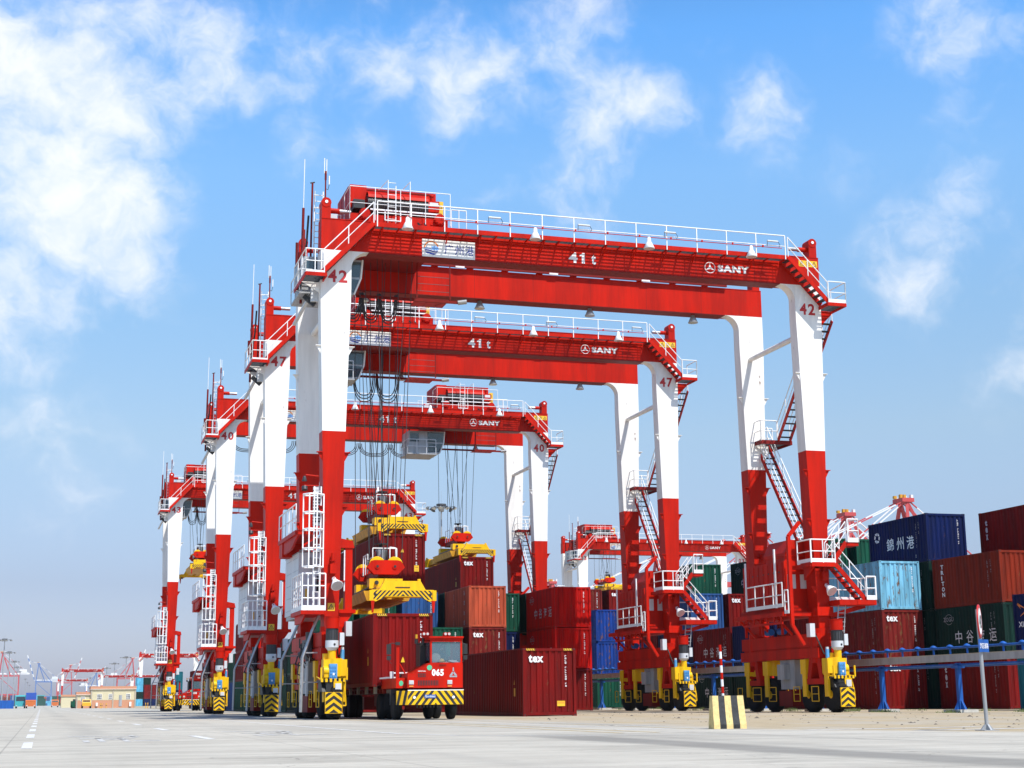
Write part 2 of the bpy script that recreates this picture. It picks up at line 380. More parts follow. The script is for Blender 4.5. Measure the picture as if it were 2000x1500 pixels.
def port_sign(parent, org, w, h):
    mb = MB(); mb.box(org[0], org[0] + w, org[1] - .03, org[1], org[2], org[2] + h, 0)
    o = mb.build('port_name_board', ['lgrey'], parent)
    o.data.materials[0] = MT['white']
    mb = MB(); T = F2('-y', (org[0], org[1] - .03, org[2])); c = (h * .52, h * .5); r = h * .42
    def arcband(t0, t1, r0, r1, m, n=12, sq=1.0, dy=0):
        for i in range(n):
            a = t0 + (t1 - t0) * i / n; b = t0 + (t1 - t0) * (i + 1) / n
            poly2(mb, T, [(c[0] + math.cos(t) * q, c[1] + dy + math.sin(t) * q * sq) for t, q in ((a, r0), (a, r1), (b, r1), (b, r0))], m, .006)
    arcband(R(15), R(185), r * .82, r, 0, 16)
    # waves: light block, then two navy crescents
    poly2(mb, T, [(c[0] - r * .05, c[1] + r * .25), (c[0] + r * .55, c[1] + r * .3), (c[0] + r * .97, c[1] + r * .2), (c[0] + r * .95, c[1] - r * .25), (c[0] + r * .2, c[1] - r * .2)], 1, .006)
    for k in range(10):
        x0 = -r * .98 + k * r * .196; x1 = x0 + r * .196
        def yw(x, off, am): return c[1] + off + math.sin(x / r * 3.0) * am
        def lim(x): return math.sqrt(max(0, r * r - x * x))
        for off, th, m in ((-r * .06, r * .14, 1), (-r * .30, r * .18, 2), (-r * .62, r * .24, 2)):
            ya, yb = yw(x0, off, -r * .1), yw(x1, off, -r * .1)
            la, lb = c[1] - lim(x0), c[1] - lim(x1)
            q = [(c[0] + x0, max(ya - th, la)), (c[0] + x1, max(yb - th, lb)), (c[0] + x1, max(yb, lb)), (c[0] + x0, max(ya, la))]
            poly2(mb, T, q, m, .007)
    flat(mb, 'emblem', ['orange', 'skyblue', 'letterblue'], o, '-y')
    for k, ch in enumerate('广州港'):
        lettering(ch, '-y', (org[0] + w * .42 + k * w * .195, org[1] - .03, org[2] + h * .2), w * .165, h * .58, 'letterblue', o, .004)
    return o

def make_crane(number, detail=True, txt='41 t', plain_sign=False):
    g = empty('gantry_crane')
    mu = lambda u, s: S - u if s else u
    # legs: tapered boxes, white above and red below, with a curved corner under the girder
    for s in (0, 1):
        for v0 in (0, D):
            mb = MB(); rings = []; mats = []
            zs = [3.6, 8, ZR, 15.5, 18.2, ZB]
            for z in zs:
                o, i, d = leg_sec(z)
                a, b = mu(o, s), mu(i, s)
                rings.append([(a, v0, z), (b, v0, z), (b, v0 + d, z), (a, v0 + d, z)])
            mb.loft(rings, mats=[1, 1, 0, 0, 0])
            rr = .78; arc = [(1.34 + rr * (1 - math.cos(t)) , ZB - rr * (1 - math.sin(t))) for t in [i * math.pi / 2 / 10 for i in range(11)]]
            pts = [(1.343, ZB)] + [(1.343, ZB - rr)] + arc[1:]
            mb.prism([(mu(p[0], s), p[1]) for p in pts], 'y', v0 + .003, v0 + .60, 0)
            if detail:
                for z in (5.6, 8.7, 11.0, 15.6):
                    o, i, d = leg_sec(z)
                    for uu, e in ((o, -1), (i, 1)):
                        mb.prism([(mu(uu + e * .2, s), z), (mu(uu, s), z - .36), (mu(uu, s), z)], 'y', v0 + .05, v0 + .09, 0 if z > ZR else 1)
                        mb.box(mu(uu, s), mu(uu + e * .24, s), v0 - .02, v0 + .16, z, z + .03, 0 if z > ZR else 1)
                o, i, d = leg_sec(8.9); mb.box(mu(o - .003, s), mu(i + .003, s), v0 - .006, v0 + d, 9.0, 9.03, 1)
                o, i, d = leg_sec(6.9); mb.box(mu(o - .003, s), mu(i + .003, s), v0 - .006, v0 + d, 6.9, 6.92, 1)
            lg = mb.build('leg', ['white', 'red'], g)
            if v0 == 0 and number:
                mb = MB(); digit_pair(mb, number, (.32 if not s else S - 1.12), 18.44, .86 if not s else .82, .56); flat(mb, 'lettering', 'letterred', lg, '-y')
    # girders
    for v0, nm in ((0, 'front_girder'), (D, 'rear_girder')):
        mb = MB(); mb.box(0, S, v0, v0 + .8, ZB, ZT, 0)
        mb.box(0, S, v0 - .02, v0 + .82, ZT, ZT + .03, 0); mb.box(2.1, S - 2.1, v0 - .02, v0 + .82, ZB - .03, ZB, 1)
        mb.bar((.4, v0 + .4, ZT + .08), (S - .4, v0 + .4, ZT + .08), .09, .12, 1)
        for k in range(1, 8): mb.box(k * 3.0 - .4, k * 3.0 - .385, v0 - .004, v0, ZB, ZT, 1)
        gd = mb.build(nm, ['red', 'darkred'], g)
        if v0 == 0:
            port_sign(gd, (4.48, -.002, 19.90), 2.42, .80)
            if txt: lettering('4', '-y', (11.33, 0, 20.13), .42, .5, 'letterwhite', gd, .03); one_mark(gd, (11.86, 0, 20.13), .5); lettering('t', '-y', (12.42, 0, 20.12), .22, .46, 'letterwhite', gd, .03)
            company_mark(gd, (18.05, 0, 20.14), .54); lettering('SANY', '-y', (18.72, 0, 20.23), 1.62, .36, 'letterwhite', gd, .06)
            warn_sign(gd, '-y', (S - 1.05, 0, 20.82), .98, .3)
        else:
            if detail:
                mb = MB(); mb.bar((3, v0 - .15, ZT + .1), (S - 2, v0 - .15, ZT + .1), .1, .1, 1)
                for k in range(11):
                    u = 3.1 + k * 1.78
                    mb.prism([(u - .25, ZT + .03), (u, ZT + .03), (u, ZT + .5), (u - .12, ZT + .45)], 'y', v0 - .05, v0 + .03, 0); mb.box(u, u + .09, v0 - .1, v0 + .05, ZT + .03, ZT + .55, 0)
                for u in (7.6, 12.4, 17.3): mb.box(u, u + .45, v0 - .22, v0 - .12, ZT + .02, ZT + .1, 2)
                mb.build('cable_bracket', ['red', 'darkred', 'rail'], g)
        # lifting lugs and end buffers
        for s in (0, 1):
            mb = MB(); e = 1 if not s else -1
            mb.box(mu(.02, s), mu(.42, s), v0 + .1, v0 + .7, ZT + .031, ZT + .75, 0)
            mb.tube((mu(.22, s), v0 + .08, ZT + .78), (mu(.22, s), v0 + .72, ZT + .78), .22, 16, 0)
            mb.tube((mu(.22, s), v0 + .05, ZT + .80), (mu(.22, s), v0 + .075, ZT + .80), .07, 10, 2)
            mb.tube((mu(.42, s), v0 + .4, ZT + .5), (mu(.85, s), v0 + .4, ZT + .5), .12, 12, 0)
            mb.tube((mu(.85, s), v0 + .4, ZT + .5), (mu(1.35, s), v0 + .4, ZT + .5), .095, 12, 1)
            mb.build('end_buffer', ['red', 'steel', 'rail'], g)
    # braces between front and rear legs
    for s in (0, 1):
        mb = MB(); mb.tube((mu(.75, s), .7, 17.62), (mu(.75, s), D, 17.62), .13, 10)
        mb.build('leg_brace', ['white'], g)
        mb = MB(); mb.bar((mu(.6, s), .62, 7.55), (mu(.6, s), D, 7.55), .22, .26, 0); mb.build('leg_brace', ['red'], g)
    # walkway along the front girder
    mb = MB(); wz = 21.0
    grating(mb, 2.3, S - 2.1, -.72, -.02, wz, True, 1)
    mb.box(2.2, S - 2.0, -.77, -.73, wz - .14, wz + .06, 0); mb.box(2.2, 2.26, -.73, -.002, wz - .12, wz, 0); mb.box(S - 2.06, S - 2.0, -.73, -.002, wz - .12, wz, 0)
    k = 0; u = 2.6
    while u < S - 2.2:
        mb.bar((u, -.72, wz - .07), (u, -.002, wz - .07), .05, .06, 0)
        if k % 2 == 0: mb.bar((u, -.6, wz - .1), (u, -.01, wz - .45), .05, .05, 0)
        u += .74; k += 1
    mb.build('walkway', ['red', 'grate'], g)
    mb = MB(); n = 13; u0, u1 = 2.3, S - 2.15; rz = wz + 1.0
    for k in range(n + 1):
        uu = u0 + (u1 - u0) * k / n; mb.bar((uu, -.80, wz - .15), (uu, -.80, rz), .042, .042)
    mb.tube((u0, -.80, rz), (u1, -.80, rz), .028, 6); mb.tube((u0, -.80, wz + .48), (u1, -.80, wz + .48), .02, 6)
    hr = mb.build('handrail', ['rail'], g)
    if detail:
        mb = MB(); mb.tube((3.0, -.85, wz + .36), (u1 - .2, -.85, wz + .36), .018, 6)
        for k in range(12): mb.box(3.6 + k * 1.55, 3.66 + k * 1.55, -.88, -.82, wz + .34, wz + .44)
        mb.build('conduit', 'red', g)
        for uu in (7.3, 11.5, 15.7, 20.9):
            mb = MB(); mb.tube((uu, -.88, wz + .66), (uu + .55, -.88, wz + .66), .045, 8, 0); mb.path([(uu, -.88, wz + .66), (uu, -.87, wz + .4)], .012, 5, 1); mb.path([(uu + .55, -.88, wz + .66), (uu + .66, -.87, wz + .5), (uu + .6, -.87, wz + .38)], .012, 5, 1)
            mb.build('tube_light', ['lgrey', 'black'], g)
    for u in (3.6, 9.43, 14.88, 20.0): bell_lamp(g, (u, -.98, wz - .02), 'rail')
    for u in (3.2, 8.97, 14.7, 20.3): bell_lamp(g, (u, D + .4, ZB - .22), 'grey', stem=False)
    # upper stairs and corner platforms
    stairs(g, (2.15, -.78, wz), (-.05, -.78, 18.65), .7, (0, 1, 0), 9, both=False)
    stairs(g, (S - 2.0, -.78, wz), (S - .02, -.78, 18.95), .7, (0, 1, 0), 9, both=False)
    for s in (0, 1):
        mb = MB(); z = 18.55 if not s else 18.85
        if not s: x0, x1, y0, y1 = -.8, .1, -.9, 2.2
        else: x0, x1, y0, y1 = S - .1, S + .85, -.9, .5
        grating(mb, x0, x1, y0, y1, z, True, 1, .12)
        for a, b in (((x0, y0), (x1, y0)), ((x0, y0), (x0, y1)), ((x1, y0), (x1, y1))): mb.bar((a[0], a[1], z - .05), (b[0], b[1], z - .05), .05, .16, 0)
        if not s: mb.prism([(x0, z - .14), (0, z - .14), (0, z - .6)], 'y', .1, .16, 2); mb.prism([(x0, z - .14), (0, z - .14), (0, z - .5)], 'y', 1.6, 1.66, 2)
        else: mb.prism([(S, z - .14), (x1 - .1, z - .14), (S, z - .9)], 'y', .1, .16, 0)
        mb.build('platform', ['red', 'grate', 'white'], g)
        mb = MB()
        if not s:
            post_rail(mb, (x0, y0, z), (x1 - .1, y0, z), 1.05, 2, 1, kick=.12); post_rail(mb, (x0, y0, z), (x0, y1, z), 1.05, 3, 1, kick=.12)
        else:
            post_rail(mb, (S - .05, y0, z), (x1, y0, z), 1.05, 1, 1, kick=.2); post_rail(mb, (x1, y0, z), (x1, y1, z), 1.05, 1, 1, kick=.12)
        mb.build('railing', 'rail', g)
    if not detail: return g
    # masts and ladder on the left corner
    mb = MB()
    mb.path([(.22, .4, ZT + 1.0), (.22, .4, ZT + 1.9)], .035, 6, 0); mb.path([(.22, .4, ZT + 1.9), (.22, .4, ZT + 2.3)], .05, 6, 0)
    mb.tube((.16, .4, ZT + 2.2), (.16, .4, ZT + 2.9), .022, 6, 1); mb.tube((.26, .4, ZT + 2.2), (.26, .4, ZT + 2.85), .022, 6, 1)
    mb.tube((.38, .4, ZT + 1.7), (.38, .4, ZT + 2.1), .03, 6, 1); mb.path([(.38, .4, ZT + 1.7), (.33, .4, ZT + 1.45), (.24, .4, ZT + 1.5)], .012, 5, 2)
    mb.build('antenna_mast', ['darkred', 'rail', 'black'], g)
    mb = MB()
    mb.tube((-.55, 1.9, 17.9), (-.5, 1.9, 22.3), .06, 8, 0); mb.tube((-.5, 1.9, 22.3), (-.48, 1.9, 24.6), .02, 6, 1)
    mb.tube((-.2, 1.6, 19.0), (-.16, 1.6, 23.4), .045, 8, 0); mb.tube((-.26, 1.6, 23.4), (-.06, 1.6, 23.45), .03, 6, 2)
    mb.path([(-.3, 1.7, 21.9), (-.36, 1.75, 20.6), (-.5, 1.85, 19.6), (-.52, 1.9, 18.4)], .05, 6, 2)
    mb.tube((-.56, 1.85, 19.4), (-.56, 1.85, 20.2), .17, 10, 0)
    mb.build('aerial', ['darkred', 'rail', 'black'], g)
    mb = MB()
    for uu in (-.12, .26):
        mb.bar((uu, 1.2, 18.6), (uu, 1.2, 22.9), .05, .05)
    for k in range(15): mb.bar((-.12, 1.2, 18.8 + k * .28), (.26, 1.2, 18.8 + k * .28), .03, .03)
    for z in (21.4, 22.0, 22.6): mb.path([(-.12, 1.2, z), (-.2, .85, z), (.3, .85, z), (.26, 1.2, z)], .02, 5)
    mb.tube((.05, .9, 18.6), (.05, .9, 20.4), .05, 6); mb.tube((.12, 1.0, 18.6), (.12, 1.0, 21), .03, 6)
    mb.build('ladder', 'rail', g)
    mb = MB(); mb.bar((-.55, 1.0, 18.0), (-.1, .9, 17.6), .22, .22, 0); mb.box(-.3, 0, .6, 1.2, 17.7, 18.3, 1); mb.bar((-.65, 3.0, 17.2), (-.35, 1.0, 17.9), .14, .1, 1)
    mb.build('camera_housing', ['black', 'lgrey'], g)
    # sills, wheels and running gear on each side
    for s in (0, 1):
        mb = MB()
        mb.box(mu(.25, s), mu(1.15, s), -.1, 7.75, 2.95, 3.52, 0); mb.box(mu(.22, s), mu(1.18, s), -.2, 7.85, 2.42, 2.87, 0); mb.box(mu(.3, s), mu(1.1, s), 0, 7.6, 2.87, 2.95, 0)
        mb.tube((mu(.72, s), .35, 2.2), (mu(.72, s), .35, 3.75), .46, 18, 0); mb.tube((mu(.72, s), 6.75, 2.2), (mu(.72, s), 6.75, 3.75), .46, 18, 0)
        for v in (.35, 6.75):
            for e in (-1, 1): mb.prism([(v + e * .15, 2.42), (v + e * .5, 2.42), (v + e * .75, 1.45), (v + e * .42, 1.45)], 'x', mu(.3, s), mu(1.1, s), 0)
            mb.box(mu(.3, s), mu(1.1, s), v - .8, v + .8, 1.25, 1.5, 0)
        mb.build('sill_beam', 'red', g)
        for v in (-.72, 1.36, 5.25, 7.3):
            mb = MB(); c = (mu(.68, s), v, .8)
            mb.lathe(c, (1, 0, 0), [(-.26, .40), (-.27, .55), (-.24, .72), (-.14, .79), (.14, .79), (.24, .72), (.27, .55), (.26, .40)], 28, 0)
            for k in range(28):
                t = 2 * math.pi * k / 28; a = Vector((0, math.cos(t), math.sin(t)))
                mb.bar(Vector(c) + a * .785 + Vector((-.2, 0, 0)), Vector(c) + a * .785 + Vector((.2, 0, 0)), .05, .03, 0)
            w = mb.build('wheel', ['rubber'], g)
            mb = MB(); mb.lathe(c, (1, 0, 0), [(-.275, .1), (-.23, .36), (-.1, .4), (.1, .4), (.23, .36), (.275, .1)], 18, 0); mb.build('rim', 'yellow', w)
        for v in (-.72, 1.36, 5.25, 7.3):
            mb = MB()
            for uu in (.28, 1.08): mb.box(mu(uu - .05, s), mu(uu + .05, s), v - .17, v + .17, .7, 2.0, 0)
            mb.box(mu(.2, s), mu(1.16, s), v - .26, v + .26, 1.72, 2.38, 0); mb.tube((mu(.68, s), v, 1.7), (mu(.68, s), v, 2.42), .34, 16, 0)
            mb.build('wheel_fork', ['yellow'], g)
        for v0, v1 in ((-.1, .55), (1.7, 2.3), (4.1, 4.85), (5.7, 6.6), (7.8, 8.3)):
            for uu in (.18, 1.2):
                mb = MB(); mb.path([(mu(uu, s), v0, .5), (mu(uu, s), v0, 1.15), (mu(uu, s), v1, 1.15), (mu(uu, s), v1, .5), (mu(uu, s), v0, .5)], .02, 6); mb.path([(mu(uu, s), v0, .82), (mu(uu, s), v1, .82)], .015, 6); mb.build('wheel_guard', 'yellow', g)
        mb = MB(); mb.box(mu(.15, s), mu(1.0, s), 2.5, 3.95, 1.05, 2.4, 0); mb.box(mu(.2, s), mu(.95, s), 3.0, 3.45, 2.4, 2.75, 2)
        mb.box(mu(.15, s), mu(1.15, s), 2.55, 3.9, .28, .98, 1); mb.box(mu(.95, s), mu(1.3, s), 3.0, 3.7, 1.5, 2.2, 0)
        mb.build('control_cabinet', ['grey', 'darkred', 'dgrey'], g)
        if not s:
            mb = MB(); mb.box(.02, .10, 2.2, 2.36, .95, 2.2, 1); mb.box(.0, .7, 2.3, 3.3, 2.5, 3.3, 0); mb.tube((.1, 2.0, 2.4), (.1, 2.0, 3.6), .16, 10, 0); mb.tube((-.1, 3.2, 2.7), (.4, 2.0, 3.1), .12, 8, 0)
            for k in range(12): a = Vector((random.uniform(-.2, .2), random.uniform(1.2, 3.6), random.uniform(2.2, 3.7))); mb.path([a, a + Vector((random.uniform(-.2, .2), random.uniform(-.3, .3), random.uniform(-.6, .2))), a + Vector((.2, .1, random.uniform(-.9, -.3)))], .03, 5, 0)
            mb.build('hydraulic_unit', ['dgrey', 'lgrey'], g)
        # travel drive at the front: hat, motor, neck, gearbox, guard platform, hazard plate
        uc = mu(.55, s)
        mb = MB(); mb.tube((uc, -.85, 3.62), (uc, -.85, 4.08), .29, 18, 0); mb.tube((uc, -.85, 4.08), (uc, -.85, 4.11), .31, 18, 0); mb.build('rain_hood', 'red', g)
        mb = MB(); mb.tube((uc, -.85, 3.14), (uc, -.85, 3.61), .25, 16, 1); mb.tube((uc, -.85, 2.86), (uc, -.85, 3.14), .27, 16, 0, ); mb.tube((uc, -.85, 2.74), (uc, -.85, 2.86), .17, 16, 0, .27)
        mb.box(uc + .3, uc + .48, -.98, -.7, 2.95, 3.45, 0); mb.tube((uc + .06, -1.1, 2.98), (uc + .06, -1.13, 2.98), .045, 10, 2)
        for k in range(14):
            t = 2 * math.pi * k / 14; mb.bar((uc + math.cos(t) * .25, -.85 + math.sin(t) * .25, 3.16), (uc + math.cos(t) * .25, -.85 + math.sin(t) * .25, 3.58), .02, .03, 2)
        mb.build('drive_motor', ['lgrey', 'dgrey', 'black'], g)
        mb = MB(); mb.tube((uc, -.85, 2.2), (uc, -.85, 2.74), .165, 14, 0); mb.box(uc - .32, uc - .14, -.75, -.45, 2.35, 2.62, 0); mb.box(uc - .38, uc - .15, -.95, -.5, 1.2, 2.1, 0)
        e = -1 if not s else 1
        mb.tube((uc + e * .12, -.95, 1.92), (uc + e * .36, -.95, 1.92), .2, 16, 0); mb.box(uc + e * .14, uc + e * .34, -1.1, -.7, 1.66, 1.95, 0)
        mb.box(uc + .1, uc + .5, -.9, -.35, 1.62, 1.95, 0); mb.build('drive_bracket', 'yellow', g)
        mb = MB(); mb.box(uc - .14, uc + .17, -1.18, -.7, 1.6, 2.2, 0)
        for k in range(4):
            for j in range(3): mb.box(uc - .11 + j * .09, uc - .05 + j * .09, -1.21, -1.18, 1.66 + k * .13, 1.74 + k * .13, 0)
        mb.box(uc - .02, uc + .06, -1.215, -1.21, 1.75, 1.84, 2); mb.tube((uc + (.46 if not s else -.44), -.7, 2.35), (uc + (.46 if not s else -.44), -.7, 2.78), .085, 12, 0); mb.tube((uc + (.46 if not s else -.44), -.7, 2.78), (uc + (.46 if not s else -.44), -.7, 2.88), .07, 12, 1)
        mb.path([(uc + (.46 if not s else -.44), -.7, 2.35), (uc + (.46 if not s else -.44), -.75, 2.1), (uc + (.36 if not s else -.34), -.85, 1.98), (uc + (.2 if not s else -.18), -.9, 2.0)], .02, 6, 1)
        mb.build('gearbox', ['blue', 'lgrey', 'rail'], g)
        mb = MB(); mb.box(uc - .52, uc + .56, -1.35, -.3, 1.5, 1.56, 1)
        for k in range(6): mb.box(uc - .52 + k * .18, uc - .43 + k * .18, -1.37, -1.35, 1.48, 1.62, 0)
        for uu in (-.5, .54): mb.box(uc + uu - .03, uc + uu + .03, -1.34, -1.26, 1.56, 2.05, 0); mb.tube((uc + uu, -1.3, 1.56), (uc + uu, -.3, 1.7), .03, 6, 0)
        mb.box(uc - .3, uc + .3, -1.3, -1.0, 1.09, 1.48, 1); mb.prism([(-1.3, 1.1), (-.3, 1.1), (-.3, 1.5), (-1.0, 1.5)], 'x', uc - .45, uc - .3, 1)
        mb.box(uc + .06, uc + .3, -1.4, -1.32, 1.13, 1.42, 2); mb.box(uc + .0, uc + .34, -1.36, -1.3, 1.05, 1.5, 0); mb.tube((uc, -1.42, 1.12), (uc, -1.36, 1.12), .05, 10, 1); mb.tube((uc, -1.44, 1.12), (uc, -1.42, 1.12), .025, 10, 2)
        mb.path([(uc + .42, -1.2, 1.45), (uc + .5, -1.25, .9), (uc + .52, -1.25, .55), (uc + .36, -1.25, .55)], .03, 6, 0)
        mb.build('service_step', ['yellow', 'black', 'lgrey'], g)
        mb = MB(); mb.box(uc - .38, uc + .31, -1.62, -1.56, .25, 1.08, 0); T = F2('-y', (uc - .38, -1.62, .25)); chevrons(mb, T, .69, .83, 4, 1, .5)
        mb.box(uc - .3, uc - .22, -1.56, -1.2, .6, .7, 0); mb.box(uc + .2, uc + .28, -1.56, -1.2, .6, .7, 0)
        mb.build('hazard_plate', ['yellow', 'black'], g)
    # left side: electrical house, balcony, ladders
    mb = MB(); mb.box(-.35, 1.0, 2.4, 6.1, 4.42, 6.98, 0); mb.box(-.37, 1.02, 2.38, 6.12, 6.98, 7.03, 1); mb.box(-.3, .95, 2.5, 6.0, 4.25, 4.42, 1)
    for r_ in range(5):
        for k in range(5):
            mb.box(-.356, -.35, 2.75 + k * .28 + (1.6 if k > 9 else 0), 2.79 + k * .28, 4.62 + r_ * .54, 4.65 + r_ * .54, 2)
            mb.box(-.356, -.35, 4.5 + k * .28, 4.54 + k * .28, 4.62 + r_ * .54, 4.65 + r_ * .54, 2)
    for k in range(6): mb.box(-.3 + k * .2, -.2 + k * .2, 2.5, 2.6, 7.03, 7.12, 1)
    hs = mb.build('electrical_house', ['lgrey', 'grey', 'black'], g)
    mb = MB(); mb.box(.3, .85, 2.36, 2.4, 4.5, 6.2, 0); mb.box(.42, .52, 2.345, 2.36, 5.35, 6.0, 1); mb.box(.3, .36, 2.34, 2.36, 5.2, 5.3, 1); mb.build('door', ['lgrey', 'black'], hs)
    mb = MB(); mb.box(.05, .5, 2.1, 2.4, 6.35, 6.75, 0); mb.build('air_conditioner', 'grey', hs)
    mb = MB(); mb.box(-.05, .05, 2.37, 2.39, 5.0, 5.45, 0); mb.build('warning_sign', 'signyellow', hs)
    mb = MB(); mb.box(-.66, .32, -.35, 2.38, 4.22, 4.38, 0); mb.prism([(-.3, 4.22), (2.3, 4.22), (2.3, 3.9), (.6, 3.9)], 'x', -.5, -.42, 0); mb.build('balcony', 'red', g)
    mb = MB(); post_rail(mb, (-.62, -.33, 4.38), (.34, -.33, 4.38), 1.5, 4, 2, .032, kick=.2); post_rail(mb, (-.62, -.33, 4.38), (-.62, 2.3, 4.38), 1.5, 5, 2, .03, kick=.2); mb.build('railing', 'rail', g)
    mb = MB(); mb.box(-.85, .15, .3, 5.2, 7.55, 7.72, 0); mb.prism([(.3, 7.55), (5, 7.55), (5, 7.0), (2, 7.1)], 'x', -.75, -.65, 0); mb.box(-.8, .1, 4.2, 5.1, 6.95, 7.55, 0); mb.build('platform', 'red', g)
    mb = MB(); post_rail(mb, (-.82, .35, 7.72), (-.82, 5.1, 7.72), 1.1, 5, 1, .026); mb.build('railing', 'rail', g)
    mb = MB()
    for uu in (-.1, .18): mb.bar((uu, .1, 4.45), (uu, .1, 9.55), .05, .05)
    for k in range(18): mb.bar((-.1, .1, 4.6 + k * .28), (.18, .1, 4.6 + k * .28), .03, .03)
    for z in (9.15, 8.4, 7.7, 6.9, 6.15):
        mb.path([(.18, .1, z), (.22, -.35, z), (-.1, -.62, z), (-.42, -.62, z), (-.62, -.3, z), (-.5, .1, z), (-.1, .1, z)], .035, 6)
    for x_, y_ in ((-.1, -.62), (-.42, -.62), (-.62, -.3), (.22, -.35)): mb.bar((x_, y_, 6.15), (x_, y_, 9.15), .05, .03)
    mb.box(-.12, .2, .3, .34, 7.9, 9.6, 1)
    for k in range(12): mb.box(-.12, .2, .29, .3, 7.95 + k * .13, 8.0 + k * .13, 2)
    mb.build('ladder_cage', ['rail', 'lgrey', 'black'], g)
    for v, t, b in ((.5, -.02, -.44), (5.0, -.1, -.62)):
        mb = MB()
        for dv in (0, .3):
            mb.path([(t + .3, v + dv, 4.3), (t, v + dv, 3.6), (b + .03, v + dv, 2.5), (b, v + dv, .3)], .045, 6)
        for k in range(12):
            z = .5 + k * .3; x_ = b if z < 2.5 else b + (t - b) * (z - 2.5) / 1.1; mb.bar((x_, v, z), (x_, v + .3, z), .03, .03)
        for z in (1.5, 2.7): mb.bar((b + .05, v + .15, z), (.3, v + .15, z), .05, .05)
        mb.build('access_ladder', 'steel', g)
    mb = MB(); mb.box(1.25, 1.55, .15, .55, 4.45, 7.0, 0); mb.prism([(1.0, 7.0), (1.62, 7.0), (1.55, 7.3), (1.0, 7.4)], 'y', .1, .6, 0); mb.box(1.0, 1.7, .1, .6, 4.3, 4.45, 0); mb.prism([(1.0, 4.3), (1.6, 4.3), (1.1, 3.6), (1.0, 3.6)], 'y', .2, .5, 0)
    mb.tube((1.2, .1, 5.2), (1.2, .1, 6.9), .03, 8, 1); mb.build('cable_duct', ['red', 'rail'], g)
    for s in (0, 1):
        uu = .75 if not s else 23.45
        bell_lamp(g, (uu, -.42, 5.5), 'rail', .26, (.15, -.75, -.65), stem=False)
        mb = MB(); mb.bar((uu - .05, 0, 5.75), (uu - .05, -.35, 5.7), .05, .05); mb.box(uu - .2, uu + .05, -.25, 0, 5.9, 6.3); mb.tube((uu - .08, -.15, 6.3), (uu - .08, -.15, 6.75), .07, 10); mb.tube((uu - .08, -.15, 6.42), (uu - .08, -.15, 6.46), .13, 10)
        mb.build('siren', 'red', g)
        warn_sign(g, '-y', (mu(.98, s) if s else .5, -.001, 4.38), .3, .32, 1)
        mb = MB(); mb.box(mu(1.25, s), mu(1.5, s), -.15, .2, 3.35, 3.95); mb.path([(mu(1.2, s), -.1, 3.4), (mu(1.0, s), -.4, 2.6), (mu(.85, s), -.6, 2.5), (mu(.8, s), -.7, 2.9)], .035, 6, 1); mb.build('junction_box', ['lgrey', 'black'], g)
    mb = MB()
    mb.tube((.1, .3, 10.0), (-.45, .3, 10.05), .04, 8, 0); mb.lathe((-.5, .3, 9.9), (0, 0, -1), [(-.1, .05), (.1, .11), (.12, .1)], 10, 1); mb.tube((.1, .3, 9.6), (-.5, .3, 9.6), .03, 8, 0); mb.tube((-.5, .25, 9.55), (-.5, .2, 9.4), .12, 10, 1)
    mb.build('signal_arm', ['red', 'dgrey'], g)
    # right side: engine house, platforms, stair tower
    mb = MB(); mb.box(21.95, 23.5, 1.05, 5.4, 4.72, 6.88, 0)
    for k in range(8): mb.box(21.93, 21.95, 1.2 + k * .5, 1.24 + k * .5, 4.8, 6.8, 0)
    for k in range(6): mb.box(21.935, 21.95, 1.5 + k * .55, 1.62 + k * .55, 6.35, 6.42, 1)
    mb.box(21.8, 23.6, .9, 5.5, 4.5, 4.72, 0); mb.box(21.4, 23.6, .3, 5.5, 4.3, 4.5, 0)
    hs = mb.build('engine_house', ['red', 'black'], g)
    mb = MB(); mb.box(22.05, 23.3, 1.1, 3.1, 6.88, 7.1, 0); mb.prism([(22.0, 7.25), (23.35, 7.25), (23.1, 7.85), (22.3, 7.85)], 'y', 1.0, 3.2, 0); mb.box(22.0, 23.35, 1.0, 3.2, 7.1, 7.25, 0); mb.build('roof_hood', 'red', hs)
    for a_, b_ in ((22.1, 22.5), (22.75, 23.1)): mb = MB(); mb.box(a_, b_, 1.0, 1.05, 5.6, 6.25, 0); mb.build('window', 'lgrey', hs)
    mb = MB(); post_rail(mb, (21.5, .45, 4.72), (21.5, 4.2, 4.72), 1.1, 4, 1, .03, kick=.16); mb.bar((21.5, 1.1, 4.7), (21.5, 1.1, 7.4), .06, .1); mb.bar((21.5, 4.2, 4.7), (21.5, 4.2, 7.0), .06, .08)
    post_rail(mb, (21.5, -.1, 4.4), (21.5, .25, 4.4), 1.05, 1, 1, .03, kick=.16); mb.build('railing', 'rail', g)
    mb = MB(); mb.bar((21.75, .1, 3.9), (21.75, .1, 7.9), .16, .16); mb.bar((21.75, .1, 7.9), (22.5, .4, 8.6), .14, .14); mb.bar((21.75, .1, 3.9), (22.3, .1, 3.0), .14, .14)
    for v in (1.4, 3.4, 5.2): mb.bar((21.6, v, 4.3), (22.4, v, 3.5), .1, .1); mb.bar((21.9, v, 4.3), (21.9, v, 3.5), .1, .1)
    for k in range(6): mb.box(21.4, 21.45, .5 + k * .7, .58 + k * .7, 4.0, 4.5)
    mb.box(21.4, 21.46, .4, 4.4, 3.95, 4.05); mb.build('support_frame', 'red', g)
    mb = MB(); mb.tube((22.3, 2.0, 3.7), (22.3, 2.5, 3.7), .16, 12); mb.build('air_tank', 'railblue', g); mb = MB(); mb.tube((22.3, 3.3, 3.7), (22.3, 3.8, 3.7), .16, 12); mb.build('air_tank', 'railblue', g)
    mb = MB()
